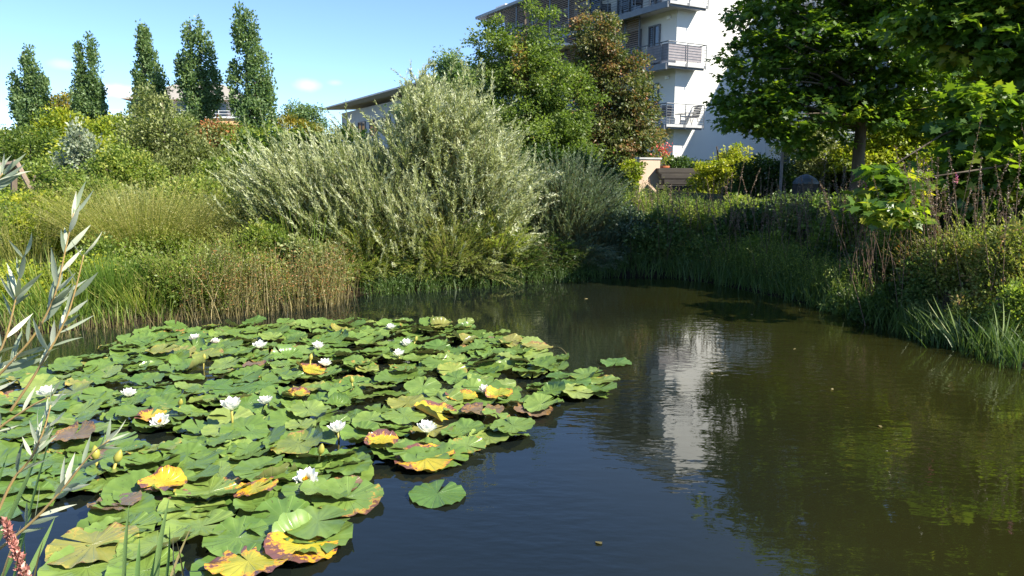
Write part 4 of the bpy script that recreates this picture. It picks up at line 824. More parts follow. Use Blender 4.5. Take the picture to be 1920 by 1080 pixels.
# pale iris-like blades leaning over the water at right
def blade_plant(name, label, seed, blades, mat, wid=.014, cat='reeds', group=None):
    """blades: list of (base px, base py, tip px, tip py, Y)"""
    r = np.random.default_rng(seed); b0 = at(*blades[0][:2], blades[0][4]); root = empty(name, tuple(b0), 0, label, cat, group)
    for (x0,y0,x1,y1,Y) in blades:
        a = at(x0,y0,Y); b = at(x1,y1,Y+r.uniform(-.05,.15)*min(1,Y/4)); m = 9; t = np.linspace(0,1,m)[:,None]
        bow = np.array([r.normal(0,.05),r.normal(0,.05),.03])*np.linalg.norm(b-a); c = a+(b-a)*t+bow*4*t*(1-t)*.5
        S = nrm(np.cross(b-a, np.array([r.normal(0,.4),1,0]))); w = wid*r.uniform(.8,1.2)*np.array([.8,1,1,.98,.92,.8,.6,.35,.03])[:,None]*.5
        nn = nrm(np.cross(S, b-a))
        V = np.stack([c-w*S, c+nn*w*.35, c+w*S],1).reshape(-1,3); f = []
        for i in range(m-1): f += [3*i,3*i+1,3*i+4,3*i+3, 3*i+1,3*i+2,3*i+5,3*i+4]
        link('blade', mesh_np('blade', V, f, [4]*(2*(m-1)), np.full(2*(m-1), r.uniform(0,1)), smooth=True), M[mat], root)
    return root
Yb = onz(1795,655)[1]
blade_plant('pale_reed', 'fan of long pale blades leaning left over the water at right', 140,
  [(1795,650,1712,574,Yb),(1798,650,1736,560,Yb),(1800,650,1748,551,Yb),(1803,652,1775,566,Yb),(1806,652,1790,600,Yb),(1790,650,1765,610,Yb),(1812,652,1815,585,Yb),(1815,652,1822,575,Yb),(1788,648,1745,600,Yb),(1808,650,1800,590,Yb),(1820,652,1835,600,Yb)], 'paleblade', .017)
blade_plant('pale_reed', 'upright pale blades at the water right of the leaning fan', 141,
  [(1875,660,1880,560,Yb-.4),(1872,660,1862,570,Yb-.4),(1868,660,1850,590,Yb-.4),(1880,662,1895,580,Yb-.4),(1885,664,1915,600,Yb-.4),(1878,664,1830,605,Yb-.4),(1890,668,1925,620,Yb-.4),(1860,658,1840,620,Yb-.3)], 'paleblade', .016)

# ------------------------------------------------------------------ garden details on the right bank
def gz(p): return ghf(p[0], p[1])
p = at(1216, 320, 21.5)
w = empty('garden_wall', (p[0], p[1], gz(p)), R(30), 'peach stucco garden wall under the copper tree', 'wall')
MB().poly([(-.42,-.1,-.6),(.30,-.1,-.6),(.30,.1,-.6),(-.42,.1,-.6),(-.42,-.1,.95),(.35,-.1,.95),(.35,.1,.95),(-.42,.1,.95)],
  [(0,3,2,1),(4,5,6,7),(0,1,5,4),(1,2,6,5),(2,3,7,6),(3,0,4,7)]).build('wall_body', M['stucco'], w, .01)
MB().box(-.45,-.13,.953,.38,.13,1.0).build('coping', M['concrete'], w)
p = at(1275, 352, 21)
st = empty('timber_steps', (p[0], p[1], gz(p)-.1), R(5), 'dark timber sleeper steps between the peach wall and the yellow shrub', 'steps')
for k in range(5): MB().box(-.55,-.9+.3*k,.16*k,.55,-.62+.3*k,.16*k+.13).build('tread', M['darkwood'], st, .008)
p = at(1240, 318, 22.5)
for (dx, lab, px_) in ((0, 'terracotta pot with red flowering plant on the terrace edge', 1243),):
    q = at(px_, 330, 22.5); ft = empty('flower_pot', (q[0], q[1], q[2]-.05), 0, lab, 'plant pot')
    MB().lathe([(.12,0),(.17,.3),(.19,.3),(.19,.35),(.15,.35)], 18).build('pot', M['terracotta'], ft)
    r = np.random.default_rng(9); P = np.array([0,0,.55])+rvec(r,260)*r.uniform(0,.28,(260,1)); P += np.array([q[0],q[1],q[2]-.05])
    link('foliage', mesh_np('foliage', *leaves_np(P, rvec(r,260)+np.array([0,0,.6]), rvec(r,260), .08, .03, r.uniform(0,1,260))), M['shrub'], ft)
    P = np.array([q[0],q[1],q[2]+.78])+r.normal(0,1,(130,3))*np.array([.14,.1,.09])
    link('blossoms', mesh_np('blossoms', *leaves_np(P, rvec(r,130), rvec(r,130), .06, .05, r.uniform(0,1,130))), M['red'], ft)
    st_ = np.array([[q[0],q[1],q[2]+.2]]*6)+r.normal(0,.03,(6,3)); Dd = nrm(np.stack([r.normal(0,.2,6),r.normal(0,.2,6),np.ones(6)],-1))
    link('stems', mesh_np('stems', *tubes_many(st_,Dd,np.full(6,.6),np.zeros((6,3)),.008)), M['spike'], ft)
q = at(1262, 350, 22.2)
tr_ = empty('terrace', (q[0], q[1], gz(q)), R(5), 'low dark timber terrace edge behind the steps', 'terrace')
m_ = MB()
for k in range(4): m_.box(-1.5,-.05,.05+.15*k,2.2,.0,.17+.15*k)
m_.box(-1.5,.001,.0,2.2,1.6,.66); m_.build('deck', M['darkwood'], tr_)
q = at(1467, 285, 17.3)
pl = empty('white_post', (q[0], q[1], gz(q)), 0, 'tall thin pale grey post left of the birch', 'post')
MB().bar((0,0,-.1),(0,0,at(1467,120,17.3)[2]-gz(q)),.035).build('shaft', M['screen'], pl); MB().lathe([(.06,0),(.06,.05),(.03,.08)],12,(0,0,at(1467,120,17.3)[2]-gz(q))).build('cap', M['paintwhite'], pl)
q = at(1510, 350, 16.8)
cp = empty('stone_pillar', (q[0], q[1], gz(q)-.05), R(12), 'stone pillar with a slate blue domed cap in the garden', 'pillar')
zt = at(1510,345,16.8)[2]-gz(q)+.05
MB().box(-.2,-.2,0,.2,.2,zt).build('shaft', M['darkwood'], cp, .01)
MB().lathe([(.28,0),(.28,.04),(.22,.12),(.12,.18),(.05,.21),(.01,.22)], 8, (0,0,zt+.003)).build('cap', M['slate'], cp)
q = at(1582, 258, 30)
lh = empty('garden_shed', (q[0], q[1], gz(q)), R(20), 'grey louvred shed visible left of the maple trunk', 'shed')
zt = at(1582,225,30)[2]-gz(q)
MB().box(-.9,0,0,2.2,2,zt).build('wall', M['greyrender'], lh); MB().box(-1.1,-.2,zt+.003,2.4,2.2,zt+.1).build('roof', M['concrete'], lh)
lv = MB()
for z_ in np.arange(.5, zt-.1, .16): lv.box(-.6,-.05,z_,1.8,-.003,z_+.09)
lv.build('louvres', M['louvregrey'], lh)
# wooden frame at the left edge
fr = empty('wooden_frame', tuple(at(25,380,15)), 0, 'weathered wooden A shaped frame at the left edge of the picture', 'frame')
fr.location.z = ghf(fr.location.x, fr.location.y)
def lp(px, py, Y): v = at(px, py, Y); return (v[0]-fr.location.x, v[1]-fr.location.y, v[2]-fr.location.z)
MB().bar(lp(30,303,15), lp(88,410,15), .05).build('leg', M['wood'], fr); MB().bar(lp(26,303,15.2), lp(26,430,15.4), .06).build('leg', M['wood'], fr)
MB().bar(lp(-60,318,15.1), lp(34,306,15.1), .06).build('crossbeam', M['wood'], fr); MB().bar(lp(30,303,15), lp(-30,410,16.2), .05).build('leg', M['wood'], fr)

# ------------------------------------------------------------------ lily pads
def pad_mesh(seed, wave=.05, cup=0.0, fold=0.0, tooth=.03, notch=.2, roll=0):
    r = np.random.default_rng(seed); nth = 56; rings = np.array([.0,.25,.5,.7,.85,.95,1.0]); th = np.linspace(notch/2, 2*np.pi-notch/2, nth)
    f0, p0, p1 = r.uniform(0,6.28,3); V = []
    for q in rings:
        rr = q*(1+(tooth*(np.abs(np.sin(th*11+p0))-.5)*(q > .9))+.04*np.sin(2*th+p1))
        x = rr*np.cos(th); y = rr*np.sin(th)
        z = wave*(q**2*np.sin(3*th+p0)*.8+q**3*np.sin(7*th+p1)*.5+q**5*np.sin(13*th+f0)*.35)+cup*q**3.5
        z = z+.02*q*np.sin(17*th)
        if fold:
            u = x*np.cos(f0)+y*np.sin(f0); k = np.clip(u-.25, 0, 2); a = k*fold*3.4; s = np.where(k > 0, np.sin(np.minimum(a,2.6))/(fold*3.4), 0)
            du = np.where(k > 0, s-k, 0); z = z+np.where(k > 0, (1-np.cos(np.minimum(a,2.6)))/(fold*3.4), 0); x = x+du*np.cos(f0); y = y+du*np.sin(f0)
        V.append(np.stack([x,y,z],-1))
    V = np.concatenate(V); f = []
    for i in range(len(rings)-1):
        for j in range(nth-1): a = i*nth+j; f += [a, a+nth, a+nth+1, a+1]
    sz = [4]*((len(rings)-1)*(nth-1)); me = mesh_np('lily_pad', V, f, sz, smooth=True)
    return me
RAD = .155
def scale_mesh(me, s):
    co = np.zeros(len(me.vertices)*3, dtype=np.float32); me.vertices.foreach_get('co', co); me.vertices.foreach_set('co', co*s); me.update(); return me
pads_flat = [scale_mesh(pad_mesh(i, .05+.02*(i % 3), .0+.05*(i % 2)), RAD) for i in range(6)]
pads_wavy = [scale_mesh(pad_mesh(20+i, .075, .07), RAD) for i in range(7)]
pads_fold = [scale_mesh(pad_mesh(40+i, .08, .05, fold=.35+.12*(i % 4)), RAD) for i in range(7)]
variants = {}
def pad_data(kind, i, mat):
    key = (kind, i, mat)
    if key not in variants:
        src = {'flat':pads_flat,'wavy':pads_wavy,'fold':pads_fold}[kind][i]; c = src.copy(); c.materials.clear(); c.materials.append(M[mat]); variants[key] = c
    return variants[key]
raft_px = [(190,655),(260,632),(360,612),(520,610),(660,601),(760,606),(880,611),(900,628),(995,636),(1060,662),(1075,695),(1120,706),(1165,716),(1150,752),(1040,772),(975,784),(1010,822),(960,842),(880,855),(840,880),(780,893),(725,878),(690,905),(695,950),(640,985),(600,1030),(500,1050),(420,1110),(120,1110),(135,1015),(215,955),(180,925),(90,950),(-30,955),(-160,900),(-160,760),(0,705),(90,690)]
raft = np.array([onz(a, b)[:2] for a, b in raft_px])
def inpoly(x, y, poly):
    ins = False
    for i in range(len(poly)):
        ax, ay = poly[i]; bx, by = poly[(i+1) % len(poly)]
        if (ay > y) != (by > y) and x < ax+(y-ay)/(by-ay)*(bx-ax): ins = not ins
    return ins
holes = [(355,790,34),(700,520,1),(620,830,22),(905,790,18),(330,890,26),(270,745,16),(480,700,14),(60,940,14)]
hp = [(onz(a,b)[:2], c*.0028) for a, b, c in holes]
def rim(x, y):
    d = 9
    for i in range(len(raft)):
        ax, ay = raft[i]; bx, by = raft[(i+1) % len(raft)]; t = max(0, min(1, ((x-ax)*(bx-ax)+(y-ay)*(by-ay))/((bx-ax)**2+(by-ay)**2))); d = min(d, math.hypot(x-ax-t*(bx-ax), y-ay-t*(by-ay)))
    return d
prng = random.Random(11); pts = []
lo = raft.min(0); hi = raft.max(0); dmin = .205; tries = 0
while tries < 60000 and len(pts) < 292:
    tries += 1; x = prng.uniform(lo[0], hi[0]); y = prng.uniform(lo[1], hi[1])
    if not inpoly(x, y, raft) or rim(x, y) < .025: continue
    if any((x-c[0])**2+(y-c[1])**2 < rr*rr for c, rr in hp): continue
    dm = dmin*(1-.25*min(1, tries/60000.))
    if any((x-a)**2+(y-b)**2 < dm*dm for a, b in pts): continue
    pts.append((x, y))
print('pads', len(pts), 'tries', tries)
def topx(x, y, z=0):
    v = np.array([x, y, z-CAMZ]); d = v[1]*math.cos(PITCH)-v[2]*math.sin(PITCH); u = v[2]*math.cos(PITCH)+v[1]*math.sin(PITCH)
    return 960+F*v[0]/d, 540-F*u/d
# distinctive pads: (px, py, kind, mat, scale, label)
special = [
 (820,925,'flat','pad',1.02,'round green pad floating alone on open water in front of the raft',.012),
 (1155,680,'flat','pad',.95,'green pad floating alone on open water right of the raft',.012),
 (715,826,'fold','pad_yellow',.7,'bright yellow folded pad left of the large cream flower at the raft middle',.09),
 (565,1022,'flat','pad_yellow',1.1,'half yellow half green pad at the near edge of the raft',.03),
 (465,1052,'flat','pad_yellow',1.1,'yellow and brown blotched pad at the bottom of the picture',.04),
 (305,905,'fold','pad_yellow',.8,'yellow and orange folded pad above the brown pad',.07),
 (300,940,'flat','pad_brown',1.0,'large brown decaying pad behind the nearest green pads',.03),
 (215,945,'fold','pad_brown',.8,'rolled brown dead pad left of the decaying pad',.05),
 (138,815,'fold','pad_brown',.85,'orange brown upright folded pad at the left of the raft',.09),
 (480,915,'wavy','pad_yellow',.75,'greenish yellow pad left of the nearest open flower',.06),
 (640,912,'wavy','pad_brown',.8,'orange edged brown pad right of the nearest open flower',.02),
 (865,742,'wavy','pad_yellow',.8,'orange pad left of the pinkish flower',.05),
 (935,738,'fold','pad_yellow',.7,'orange pad right of the pinkish flower',.05),
 (905,768,'flat','pad_brown',1.05,'flat brown pad below the pinkish flower',.05),
 (1000,768,'wavy','pad_brown',.9,'brown pad near the right tip of the raft',.03),
 (555,738,'fold','pad_yellow',.7,'small orange curled pad in the middle of the raft',.06),
 (640,618,'fold','pad_olive',.9,'curled olive pad on the far rim of the raft',.05),
 (870,634,'fold','pad_olive',.9,'pale olive pad curled upward on the far rim of the raft',.06),
 (868,612,'fold','pad_olive',.6,'small cream coloured rolled pad at the far right rim',.04),
 (305,655,'wavy','pad_olive',1.0,'pale lime pad raised at the far left of the raft',.08),
 (175,1020,'flat','pad_olive',1.2,'olive pad with burnt edge nearest the left water gap',.04),
 (215,850,'flat','pad_brown',.9,'dull brown pad beside the yellow buds at the left',.03),
 (560,832,'fold','pad_olive',1.1,'olive green rolled pad left of the cream flower in the raft middle',.07),
 (965,645,'flat','pad_olive',.9,'yellowish pad on the far right rim of the raft',.03),
 (260,640,'flat','pad_brown',.8,'brownish pad at the far left rim of the raft',.02)]
sp_w = []; plain = []
for i, (px, py, kd, mt, sc_, lab, z) in enumerate(special):
    q = onz(px, py, z); sp_w.append(q); n = 6 if kd == 'flat' else 7; 
    o = bpy.data.objects.new('lily_pad', pad_data(kd, i % n, mt)); COL.objects.link(o); o.location = q; o.scale = (sc_,)*3
    o.rotation_euler = (R(prng.uniform(-6,6)) if z > .02 else 0, R(prng.uniform(-6,6)) if z > .02 else 0, prng.uniform(0,6.28)); tag(o, lab, 'lily pad', 'distinctive lily pads')
    if i == 0: o.rotation_euler = (0,0,R(75))
looks = {('flat','pad'):'flat green lily pad', ('wavy','pad'):'wavy green lily pad', ('fold','pad'):'upturned green lily pad',
         'pad_spot':'brown edged lily pad', 'pad_olive':'olive lily pad', 'pad_brown':'brown lily pad','pad_yellow':'yellow lily pad'}
for (x, y) in pts:
    if any((x-q[0])**2+(y-q[1])**2 < .012 for q in sp_w[:2]): continue
    px, py = topx(x, y); r = prng.random()
    mt = 'pad' if r < .80 else 'pad_spot' if r < .90 else 'pad_olive' if r < .97 else 'pad_brown' if r < .99 else 'pad_yellow'
    near = py > 860
    k = prng.random(); kd = ('flat' if k < .6 else 'wavy' if k < .88 else 'fold') if near else ('flat' if k < .38 else 'wavy' if k < .82 else 'fold')
    n = 6 if kd == 'flat' else 7
    o = bpy.data.objects.new('lily_pad', pad_data(kd, prng.randrange(n), mt)); COL.objects.link(o)
    edge = min(math.hypot(x-a, y-b) for a, b in raft)
    z = prng.uniform(.012, .035) if near else prng.uniform(.012, .06); tl = 3 if near else 8
    o.location = (x, y, z); s_ = prng.uniform(.9, 1.25) if near else prng.uniform(.62, 1.05); o.scale = (s_, s_, s_*prng.uniform(.8,1.3))
    o.rotation_euler = (R(prng.gauss(0, tl)), R(prng.gauss(0, tl)), prng.uniform(0, 6.28))
    lk = looks[(kd, 'pad')] if mt == 'pad' else looks[mt]
    plain.append((o, lk, px, py))
# the crowd under and between the counted pads
r = np.random.default_rng(77); Vs = []; Fs = []; Ss = []; off = 0; cnt = 0
while cnt < 430:
    x = r.uniform(lo[0], hi[0]); y = r.uniform(max(lo[1], 3.2), hi[1])
    if not inpoly(x, y, raft) or any((x-c[0])**2+(y-c[1])**2 < rr*rr for c, rr in hp): continue
    if rim(x, y) < .08: continue
    src = (pads_wavy+pads_flat)[r.integers(0, 13)]; co = np.zeros(len(src.vertices)*3, dtype=np.float32); src.vertices.foreach_get('co', co); co = co.reshape(-1,3)
    a, b, c = r.uniform(0,6.28), r.normal(0,.14), r.normal(0,.14); Rm = np.array(Matrix.Rotation(a,3,'Z')@Matrix.Rotation(b,3,'X')@Matrix.Rotation(c,3,'Y'))
    co = co@Rm.T*(r.uniform(.6,1.0) if topx(x,y)[1] < 860 else r.uniform(.8,1.1))+np.array([x,y,r.uniform(.006,.05)])
    fl_ = np.zeros(len(src.loops), dtype=np.int32); src.loops.foreach_get('vertex_index', fl_)
    Vs.append(co); Fs.append(fl_+off); Ss.append(np.full(len(src.polygons),4)); off += len(co); cnt += 1
M['pad_under'] = pad_mat('pad_understorey', [(0,(.12,.195,.04)),(1,(.13,.205,.045))], [(0,(.32,.33,.05)),(1,(.2,.1,.05))], 90)
o = link('lily_pad_crowd', mesh_np('lily_pad_crowd', np.concatenate(Vs), np.concatenate(Fs), np.concatenate(Ss), smooth=True), M['pad_under'])
tag(o, 'mass of overlapped green lily pads lying under the topmost ones', 'lily pads', kind='stuff')

# ------------------------------------------------------------------ lily flowers
def petal_mesh(seed, L=.062, Wd=.022, curl=.25):
    m = 6; V = []; t = np.linspace(0, 1, m); w = np.array([.35,.8,1,.95,.65,.04])*Wd*.5
    for i in range(m):
        z = curl*L*(t[i]**2); V += [(L*t[i]*.98, -w[i], z+w[i]*.35), (L*t[i], 0, z), (L*t[i]*.98, w[i], z+w[i]*.35)]
    f = []
    for i in range(m-1): f += [3*i,3*i+3,3*i+4,3*i+1, 3*i+1,3*i+4,3*i+5,3*i+2]
    return mesh_np('petal', V, f, [4]*10, np.full(10, .7), smooth=True)
pet_o = petal_mesh(1, .068, .042, .2); pet_i = petal_mesh(2, .054, .034, .3)
for m_ in (pet_o, pet_i): m_.materials.append(M['petal'])
pet_p = pet_o.copy(); pet_p.attributes['tint'].data.foreach_set('value', np.full(10, .05, dtype=np.float32))
r = np.random.default_rng(3); n = 60; a = r.uniform(0,6.28,n)
D = nrm(np.stack([np.cos(a)*r.uniform(.1,.6,n), np.sin(a)*r.uniform(.1,.6,n), np.ones(n)],-1))
stam = mesh_np('stamens', *leaves_np(np.tile([[0,0,.008]],(n,1))+D*.002, D, rvec(r,n), .03, .009, r.uniform(0,1,n))); stam.materials.append(M['stamen'])
V_, F_, S2, T2 = tube_np([(0,0,-.16),(.004,.002,-.08),(0,0,.002)], [.006,.006,.007], 8); lstem = mesh_np('stem', V_, F_, S2, T2, smooth=True); lstem.materials.append(M['lilystem'])
FG = 'white water lilies in the raft'
fl = [ (90,742,1.15,.10,.35,'large white water lily at the far left of the raft',0), (240,743,.95,.08,.4,'white water lily right of the leftmost bloom',0),
 (302,794,1.0,.05,.8,'open white water lily with yellow centre above the small water gap',0), (366,637,.95,.07,.35,'small pinkish white lily at the far left rim',1),
 (404,643,.8,.06,.5,'faded cream lily right of the far left rim bloom',1), (488,653,1.2,.04,.3,'low half hidden white lily on the far side of the raft',0),
 (597,653,1.05,.08,.35,'white lily on the far side near the middle of the raft',0), (610,685,.95,.05,.6,'white lily just below the far middle bloom',0),
 (434,768,1.25,.16,.2,'tall white lily raised above the pads on a bare yellow stem',0), (499,757,.95,.09,.3,'white lily just right of the raised bloom',0),
 (748,667,.95,.09,.35,'left one of the close pair of white lilies on the far right side',0), (763,648,1.05,.08,.3,'right one of the close pair of white lilies on the far right side',0),
 (733,617,.9,.07,.3,'farthest white lily at the back rim of the raft',0), (633,810,1.05,.09,.2,'cup shaped white lily in the middle of the raft',0),
 (801,810,1.15,.09,.35,'large cream white lily at the right middle of the raft',0), (575,904,1.15,.06,.95,'wide open white lily with yellow centre nearest the camera',0),
 (908,735,.85,.07,.3,'pinkish white lily beside the orange pads at right',1)]
for i, (px, py, s_, z, opn, lab, pk) in enumerate(fl):
    q = onz(px, py, z if z > .12 else z*.7); root = empty('water_lily', tuple(q), prng.uniform(0,6.28), lab, 'flower', FG); root.scale = (s_,)*3
    # tilt towards the viewer a little for the widely open ones
    root.rotation_euler = (R(8+27*(opn > .7)), R(prng.uniform(-8,8)), 0 if opn > .7 else prng.uniform(-.4,.4))
    for (me_, cnt, el0, rr) in ((pet_p if pk else pet_o, 8, 8+30*(1-opn), .008), (pet_o, 8, 26+32*(1-opn), .007), (pet_i, 7, 46+24*(1-opn), .005)):
        for k in range(cnt):
            o = bpy.data.objects.new('petal', me_); COL.objects.link(o); o.parent = root; az = 2*math.pi*(k+.5*(el0 > 30))/cnt+prng.uniform(-.12,.12)
            o.rotation_euler = (0, -R(el0+prng.uniform(-6,6)), az); o.location = (rr*math.cos(az), rr*math.sin(az), 0); ss = prng.uniform(.88,1.08); o.scale = (ss,ss,ss)
    for (nm, me_) in (('stamens', stam), ('stem', lstem)):
        o = bpy.data.objects.new(nm, me_); COL.objects.link(o); o.parent = root
# every plain pad is told apart by the nearest bloom or odd pad it lies beside
short = {0:'the far left large bloom',1:'the second leftmost bloom',2:'the open left bloom',3:'the pinkish far left bloom',4:'the faded cream bloom',5:'the half hidden bloom',
 6:'the far middle bloom',7:'the lower far middle bloom',8:'the raised bloom',9:'the raised bloom\'s neighbour',10:'the pair\'s left bloom',11:'the pair\'s right bloom',
 12:'the farthest bloom',13:'the cup shaped middle bloom',14:'the large cream bloom',15:'the nearest open bloom',16:'the pinkish bloom at right'}
sshort = {2:'the bright yellow folded pad',3:'the half yellow near pad',4:'the yellow pad at the bottom',6:'the decaying brown pad',8:'the upright orange brown pad',14:'the brown pad at the right tip',15:'the curled orange pad',
 16:'the curled olive pad',17:'the pale upturned pad',19:'the pale lime pad',20:'the burnt edged olive pad',22:'the rolled olive pad',23:'the yellowish far right pad',24:'the brownish far left pad',13:'the flat brown pad at right'}
marks = [(f[0], f[1], short[i]) for i, f in enumerate(fl)]+[(special[i][0], special[i][1], t) for i, t in sshort.items()]
dirs = ['right of','front right of','before','front left of','left of','back left of','behind','back right of']
buckets = {}
for (o, lk, px, py) in plain:
    d, mx_, my_, t_ = min((math.hypot(px-m[0], (py-m[1])*2.2), px-m[0], py-m[1], m[2]) for m in marks)
    buckets.setdefault((t_, dirs[int(round(math.degrees(math.atan2(my_*2.2, mx_))/45)) % 8]), []).append((d, o, lk))
for (t_, dd), L_ in buckets.items():
    L_.sort(key=lambda e: e[0])
    for k, (d, o, lk) in enumerate(L_):
        od = ['nearest','second','third','fourth','fifth','sixth','seventh','eighth','ninth'][min(k,8)] if len(L_) > 1 else 'only'
        lab = lk+', '+(od+' one ' if od != 'only' else '')+dd+' '+t_
        tag(o, lab, 'lily pad', 'lily pads crowded in the raft')
# buds
bm = MB().lathe([(.004,0),(.013,.008),(.019,.022),(.018,.036),(.011,.052),(.002,.064)], 12)
bud_me = bpy.data.meshes.new('lily_bud'); bud_me.from_pydata(bm.v, [], bm.f); bud_me.update(); bud_me.polygons.foreach_set('use_smooth', [True]*len(bud_me.polygons))
a_ = bud_me.attributes.new('tint','FLOAT','FACE'); a_.data.foreach_set('value', [random.Random(4).random()*.6 for _ in range(len(bud_me.polygons))]); bud_me.materials.append(M['bud'])
for (px, py, s_, lab) in ((337,760,.9,'yellowish bud between the two white lilies left of the raised bloom'),(382,675,.9,'small orange bud at the far left of the raft'),(180,862,1.3,'yellow bud at the left beside the folded brown pad'),(217,868,1.25,'second yellow bud at the left right of its neighbour'),(600,852,1.1,'pointed bud above the nearest open lily'),(660,718,.9,'orange bud beside the curled orange pad'),(778,640,.9,'pale bud right of the close pair of lilies'),(582,676,1.0,'cream bud beside the lily below the far middle bloom')):
    q = onz(px, py, .08); rt = bpy.data.objects.new('lily_bud', bud_me); COL.objects.link(rt); rt.location = q; rt.scale = (s_,)*3; rt.rotation_euler = (R(prng.uniform(-25,25)),R(prng.uniform(-25,25)),0)
    tag(rt, lab, 'flower bud', 'lily buds in the raft'); o = bpy.data.objects.new('stem', lstem); COL.objects.link(o); o.parent = rt

lr = np.random.default_rng(31)
for (px, py, lab) in ((1272,521,'straw coloured leaf floating by the far shore'),(1410,590,'pale fleck of leaf floating right of the white reflection'),(1335,700,'small brown leaf floating in the white reflection'),(1490,655,'tiny pale leaf floating near the right shore'),(1560,730,'small tan leaf floating on the right water'),(960,700,'small leaf floating off the far right pads'),(1123,1018,'pale speck of leaf floating on the near blue water'),(1650,800,'brown leaf floating on the near right water'),(1100,560,'tan leaf floating in the dark reflections'),(150,628,'tan leaf floating by the left shore behind the twigs')):
    q = onz(px, py, .004); n = 9; a = np.linspace(0,2*np.pi,n,endpoint=False); rr = .014*(1+.25*lr.normal(size=n)); V = np.stack([rr*1.5*np.cos(a), rr*.8*np.sin(a), .003+.003*lr.normal(size=n)],-1)
    o = link('floating_leaf', mesh_np('floating_leaf', V, np.arange(n), [n], [lr.uniform(.2,1)]), M['brownreed']); o.location = q; o.rotation_euler = (0,0,lr.uniform(0,3)); tag(o, lab, 'leaf', 'fallen leaves on the water')
# floating twigs
for (a, b, lab) in (((395,628,.02),(420,622,.05),'thin dead stem lying over the far left pads'),((1035,655,.02),(1065,668,.06),'thin curved dead stem sticking out right of the raft')):
    pa = onz(*a[:2], a[2]); pb = onz(*b[:2], b[2]); t = np.linspace(0,1,6)[:,None]; c = pa+(pb-pa)*t+np.array([0,0,.05])*4*t*(1-t)
    o = link('dead_stem', mesh_np('dead_stem', *tube_np(c, np.full(6,.004), 6)), M['brownreed']); tag(o, lab, 'stem')

# ------------------------------------------------------------------ foreground willow twigs, blades and spike
def twig(label, seed, pl, Y, leafpx, n, Wf=.14, mat='silver', r0=.0035, lens=(.7,1.15), side=.55):
    n = int(n*1.3); r = np.random.default_rng(seed); P = np.array([at(x, y, Y) for x, y in pl]); k = len(P)
    tt = np.linspace(0, k-1, 24); C = np.stack([np.interp(tt, range(k), P[:,j]) for j in range(3)], -1)
    for _ in range(3): C[1:-1] = (C[:-2]+2*C[1:-1]+C[2:])/4
    root = empty('willow_twig', tuple(P[0]), 0, label, 'branch', 'willow twigs in the left foreground')
    link('stem', mesh_np('stem', *tube_np(C, np.linspace(r0, r0*.35, 24), 7), smooth=True), M['twig'], root)
    u = np.sort(r.uniform(1.5, 23, n)); u[-3:] = (22.2, 22.7, 23); p = np.stack([np.interp(u, range(24), C[:,j]) for j in range(3)], -1)
    T = nrm(np.stack([np.interp(u+.6, range(24), C[:,j]) for j in range(3)],-1)-np.stack([np.interp(u-.6, range(24), C[:,j]) for j in range(3)],-1)+1e-6)
    T = np.where(np.linalg.norm(T,axis=1,keepdims=True) < .5, nrm(C[-1]-C[-2]), T)
    sg = np.where(np.arange(n) % 2 == 0, 1, -1)[:,None]
    S = nrm(np.cross(T, np.array([0,1.,0])))*sg; D = nrm(T+S*r.uniform(side*.3, side*1.4, n)[:,None]+np.stack([np.zeros(n), r.normal(0,.35,n), np.zeros(n)],-1))
    Ls = leafpx*Y/F*r.uniform(*lens, n)*(1-.3*(u/23)**3)
    # each leaf: a small bent strip, 6 segments
    m = 7; t = np.linspace(0,1,m); wprof = np.array([.12,.7,1,.95,.75,.4,.02])*.5*Wf; V = []; f = []; sz = []; ti = []; off = 0
    for i in range(n):
        N = nrm(np.cross(D[i], S[i])+r.normal(0,.5,3)); Sd = nrm(np.cross(D[i], N)); N = np.cross(Sd, D[i]); b = r.normal(.0,.18)
        c = p[i]+D[i]*(Ls[i]*t)[:,None]+N*(b*Ls[i]*t**2)[:,None]; w = (wprof*Ls[i])[:,None]
        V.append(np.stack([c-w*Sd+N*w*.3, c, c+w*Sd+N*w*.3],1).reshape(-1,3))
        for j in range(m-1): f += [off+3*j,off+3*j+1,off+3*j+4,off+3*j+3, off+3*j+1,off+3*j+2,off+3*j+5,off+3*j+4]; sz += [4,4]
        ti += [float(np.clip(r.uniform(.15,1.0),0,1))]*(2*(m-1)); off += 3*m
    link('leaves', mesh_np('leaves', np.concatenate(V), f, sz, ti, smooth=True), M[mat], root)
twig('tallest silver leaved willow twig rising at the left edge', 201, [(-80,790),(0,700),(65,632),(105,555),(122,470),(138,400)], 1.75, 78, 26)
twig('silver leaved willow twig right of the tallest twig', 202, [(20,770),(60,712),(100,645),(128,590),(145,530),(157,478)], 1.7, 80, 13, lens=(.6,1.05))
twig('silver twig with dense leaves at the left border', 203, [(-120,860),(-40,740),(10,640),(30,560),(45,480)], 1.6, 75, 22)
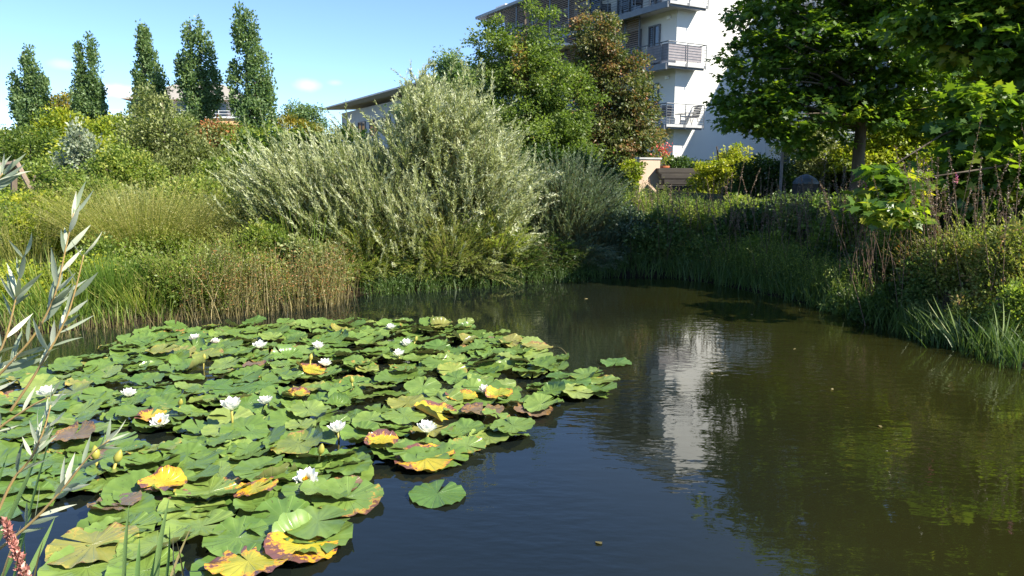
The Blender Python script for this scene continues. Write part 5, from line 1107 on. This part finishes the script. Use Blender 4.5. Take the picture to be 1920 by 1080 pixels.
twig('low silver twig crossing the pads at the left border', 204, [(-60,860),(0,800),(60,760),(100,740)], 1.6, 60, 12)
twig('drooping grey green twig before the near pads', 205, [(-40,1060),(60,980),(120,915),(170,850),(205,825)], 1.5, 70, 18)
twig('upper left willow twig cut by the picture border', 206, [(-120,560),(-60,420),(-20,360),(5,325)], 1.8, 75, 14)
twig('small willow twig leaning over the left water gap', 207, [(-70,1120),(20,900),(60,860),(85,800),(95,760)], 1.45, 65, 16)
blade_plant('iris_clump', 'long green blades rising at the lower left', 210, [(20,1110,108,772,1.6),(-40,1080,88,800,1.65),(30,1120,103,970,1.45),(-30,1120,15,850,1.5),(-10,1110,60,960,1.5),(40,1120,45,1010,1.4)], 'iris', .012, 'plant', 'green blades in the foreground')
blade_plant('iris_clump', 'green blades rising from the bottom edge left of centre', 211, [(232,1120,243,940,1.5),(255,1120,262,1008,1.5),(290,1120,318,932,1.5),(305,1130,318,985,1.52),(275,1130,300,1000,1.5)], 'iris', .011, 'plant', 'green blades in the foreground')
blade_plant('dry_grass', 'thin straw coloured dry blades at the bottom left', 212, [(60,1110,82,1010,1.4),(330,1110,325,1000,1.45),(310,1110,360,985,1.45),(345,1120,330,1010,1.45),(0,1100,40,985,1.4)], 'brownreed', .005, 'grass clump', None)
rt = empty('flower_spike', tuple(at(60,1110,1.35)), 0, 'reddish pink seed spike in the bottom left corner', 'wildflower')
r = np.random.default_rng(8); a = at(62,1120,1.3); b = at(8,975,1.3)
link('stem', mesh_np('stem', *tube_np(np.array([a+(b-a)*t for t in np.linspace(0,1,6)]), np.linspace(.004,.002,6), 7)), M['spike'], rt)
n = 420; t = r.uniform(0,1,n)**.8; P = a+(b-a)*t[:,None]; P += rvec(r,n)*(.009*(1-.75*t))[:,None]
M['pinkspike'] = leaf_mat('pink_spike', [(0,(.2,.08,.06)),(.6,(.5,.2,.17)),(1,(.7,.4,.33))], .25)
link('seed_spike', mesh_np('seed_spike', *leaves_np(P, rvec(r,n)+nrm(b-a)*.9, rvec(r,n), .011, .006, r.uniform(0,1,n))), M['pinkspike'], rt)
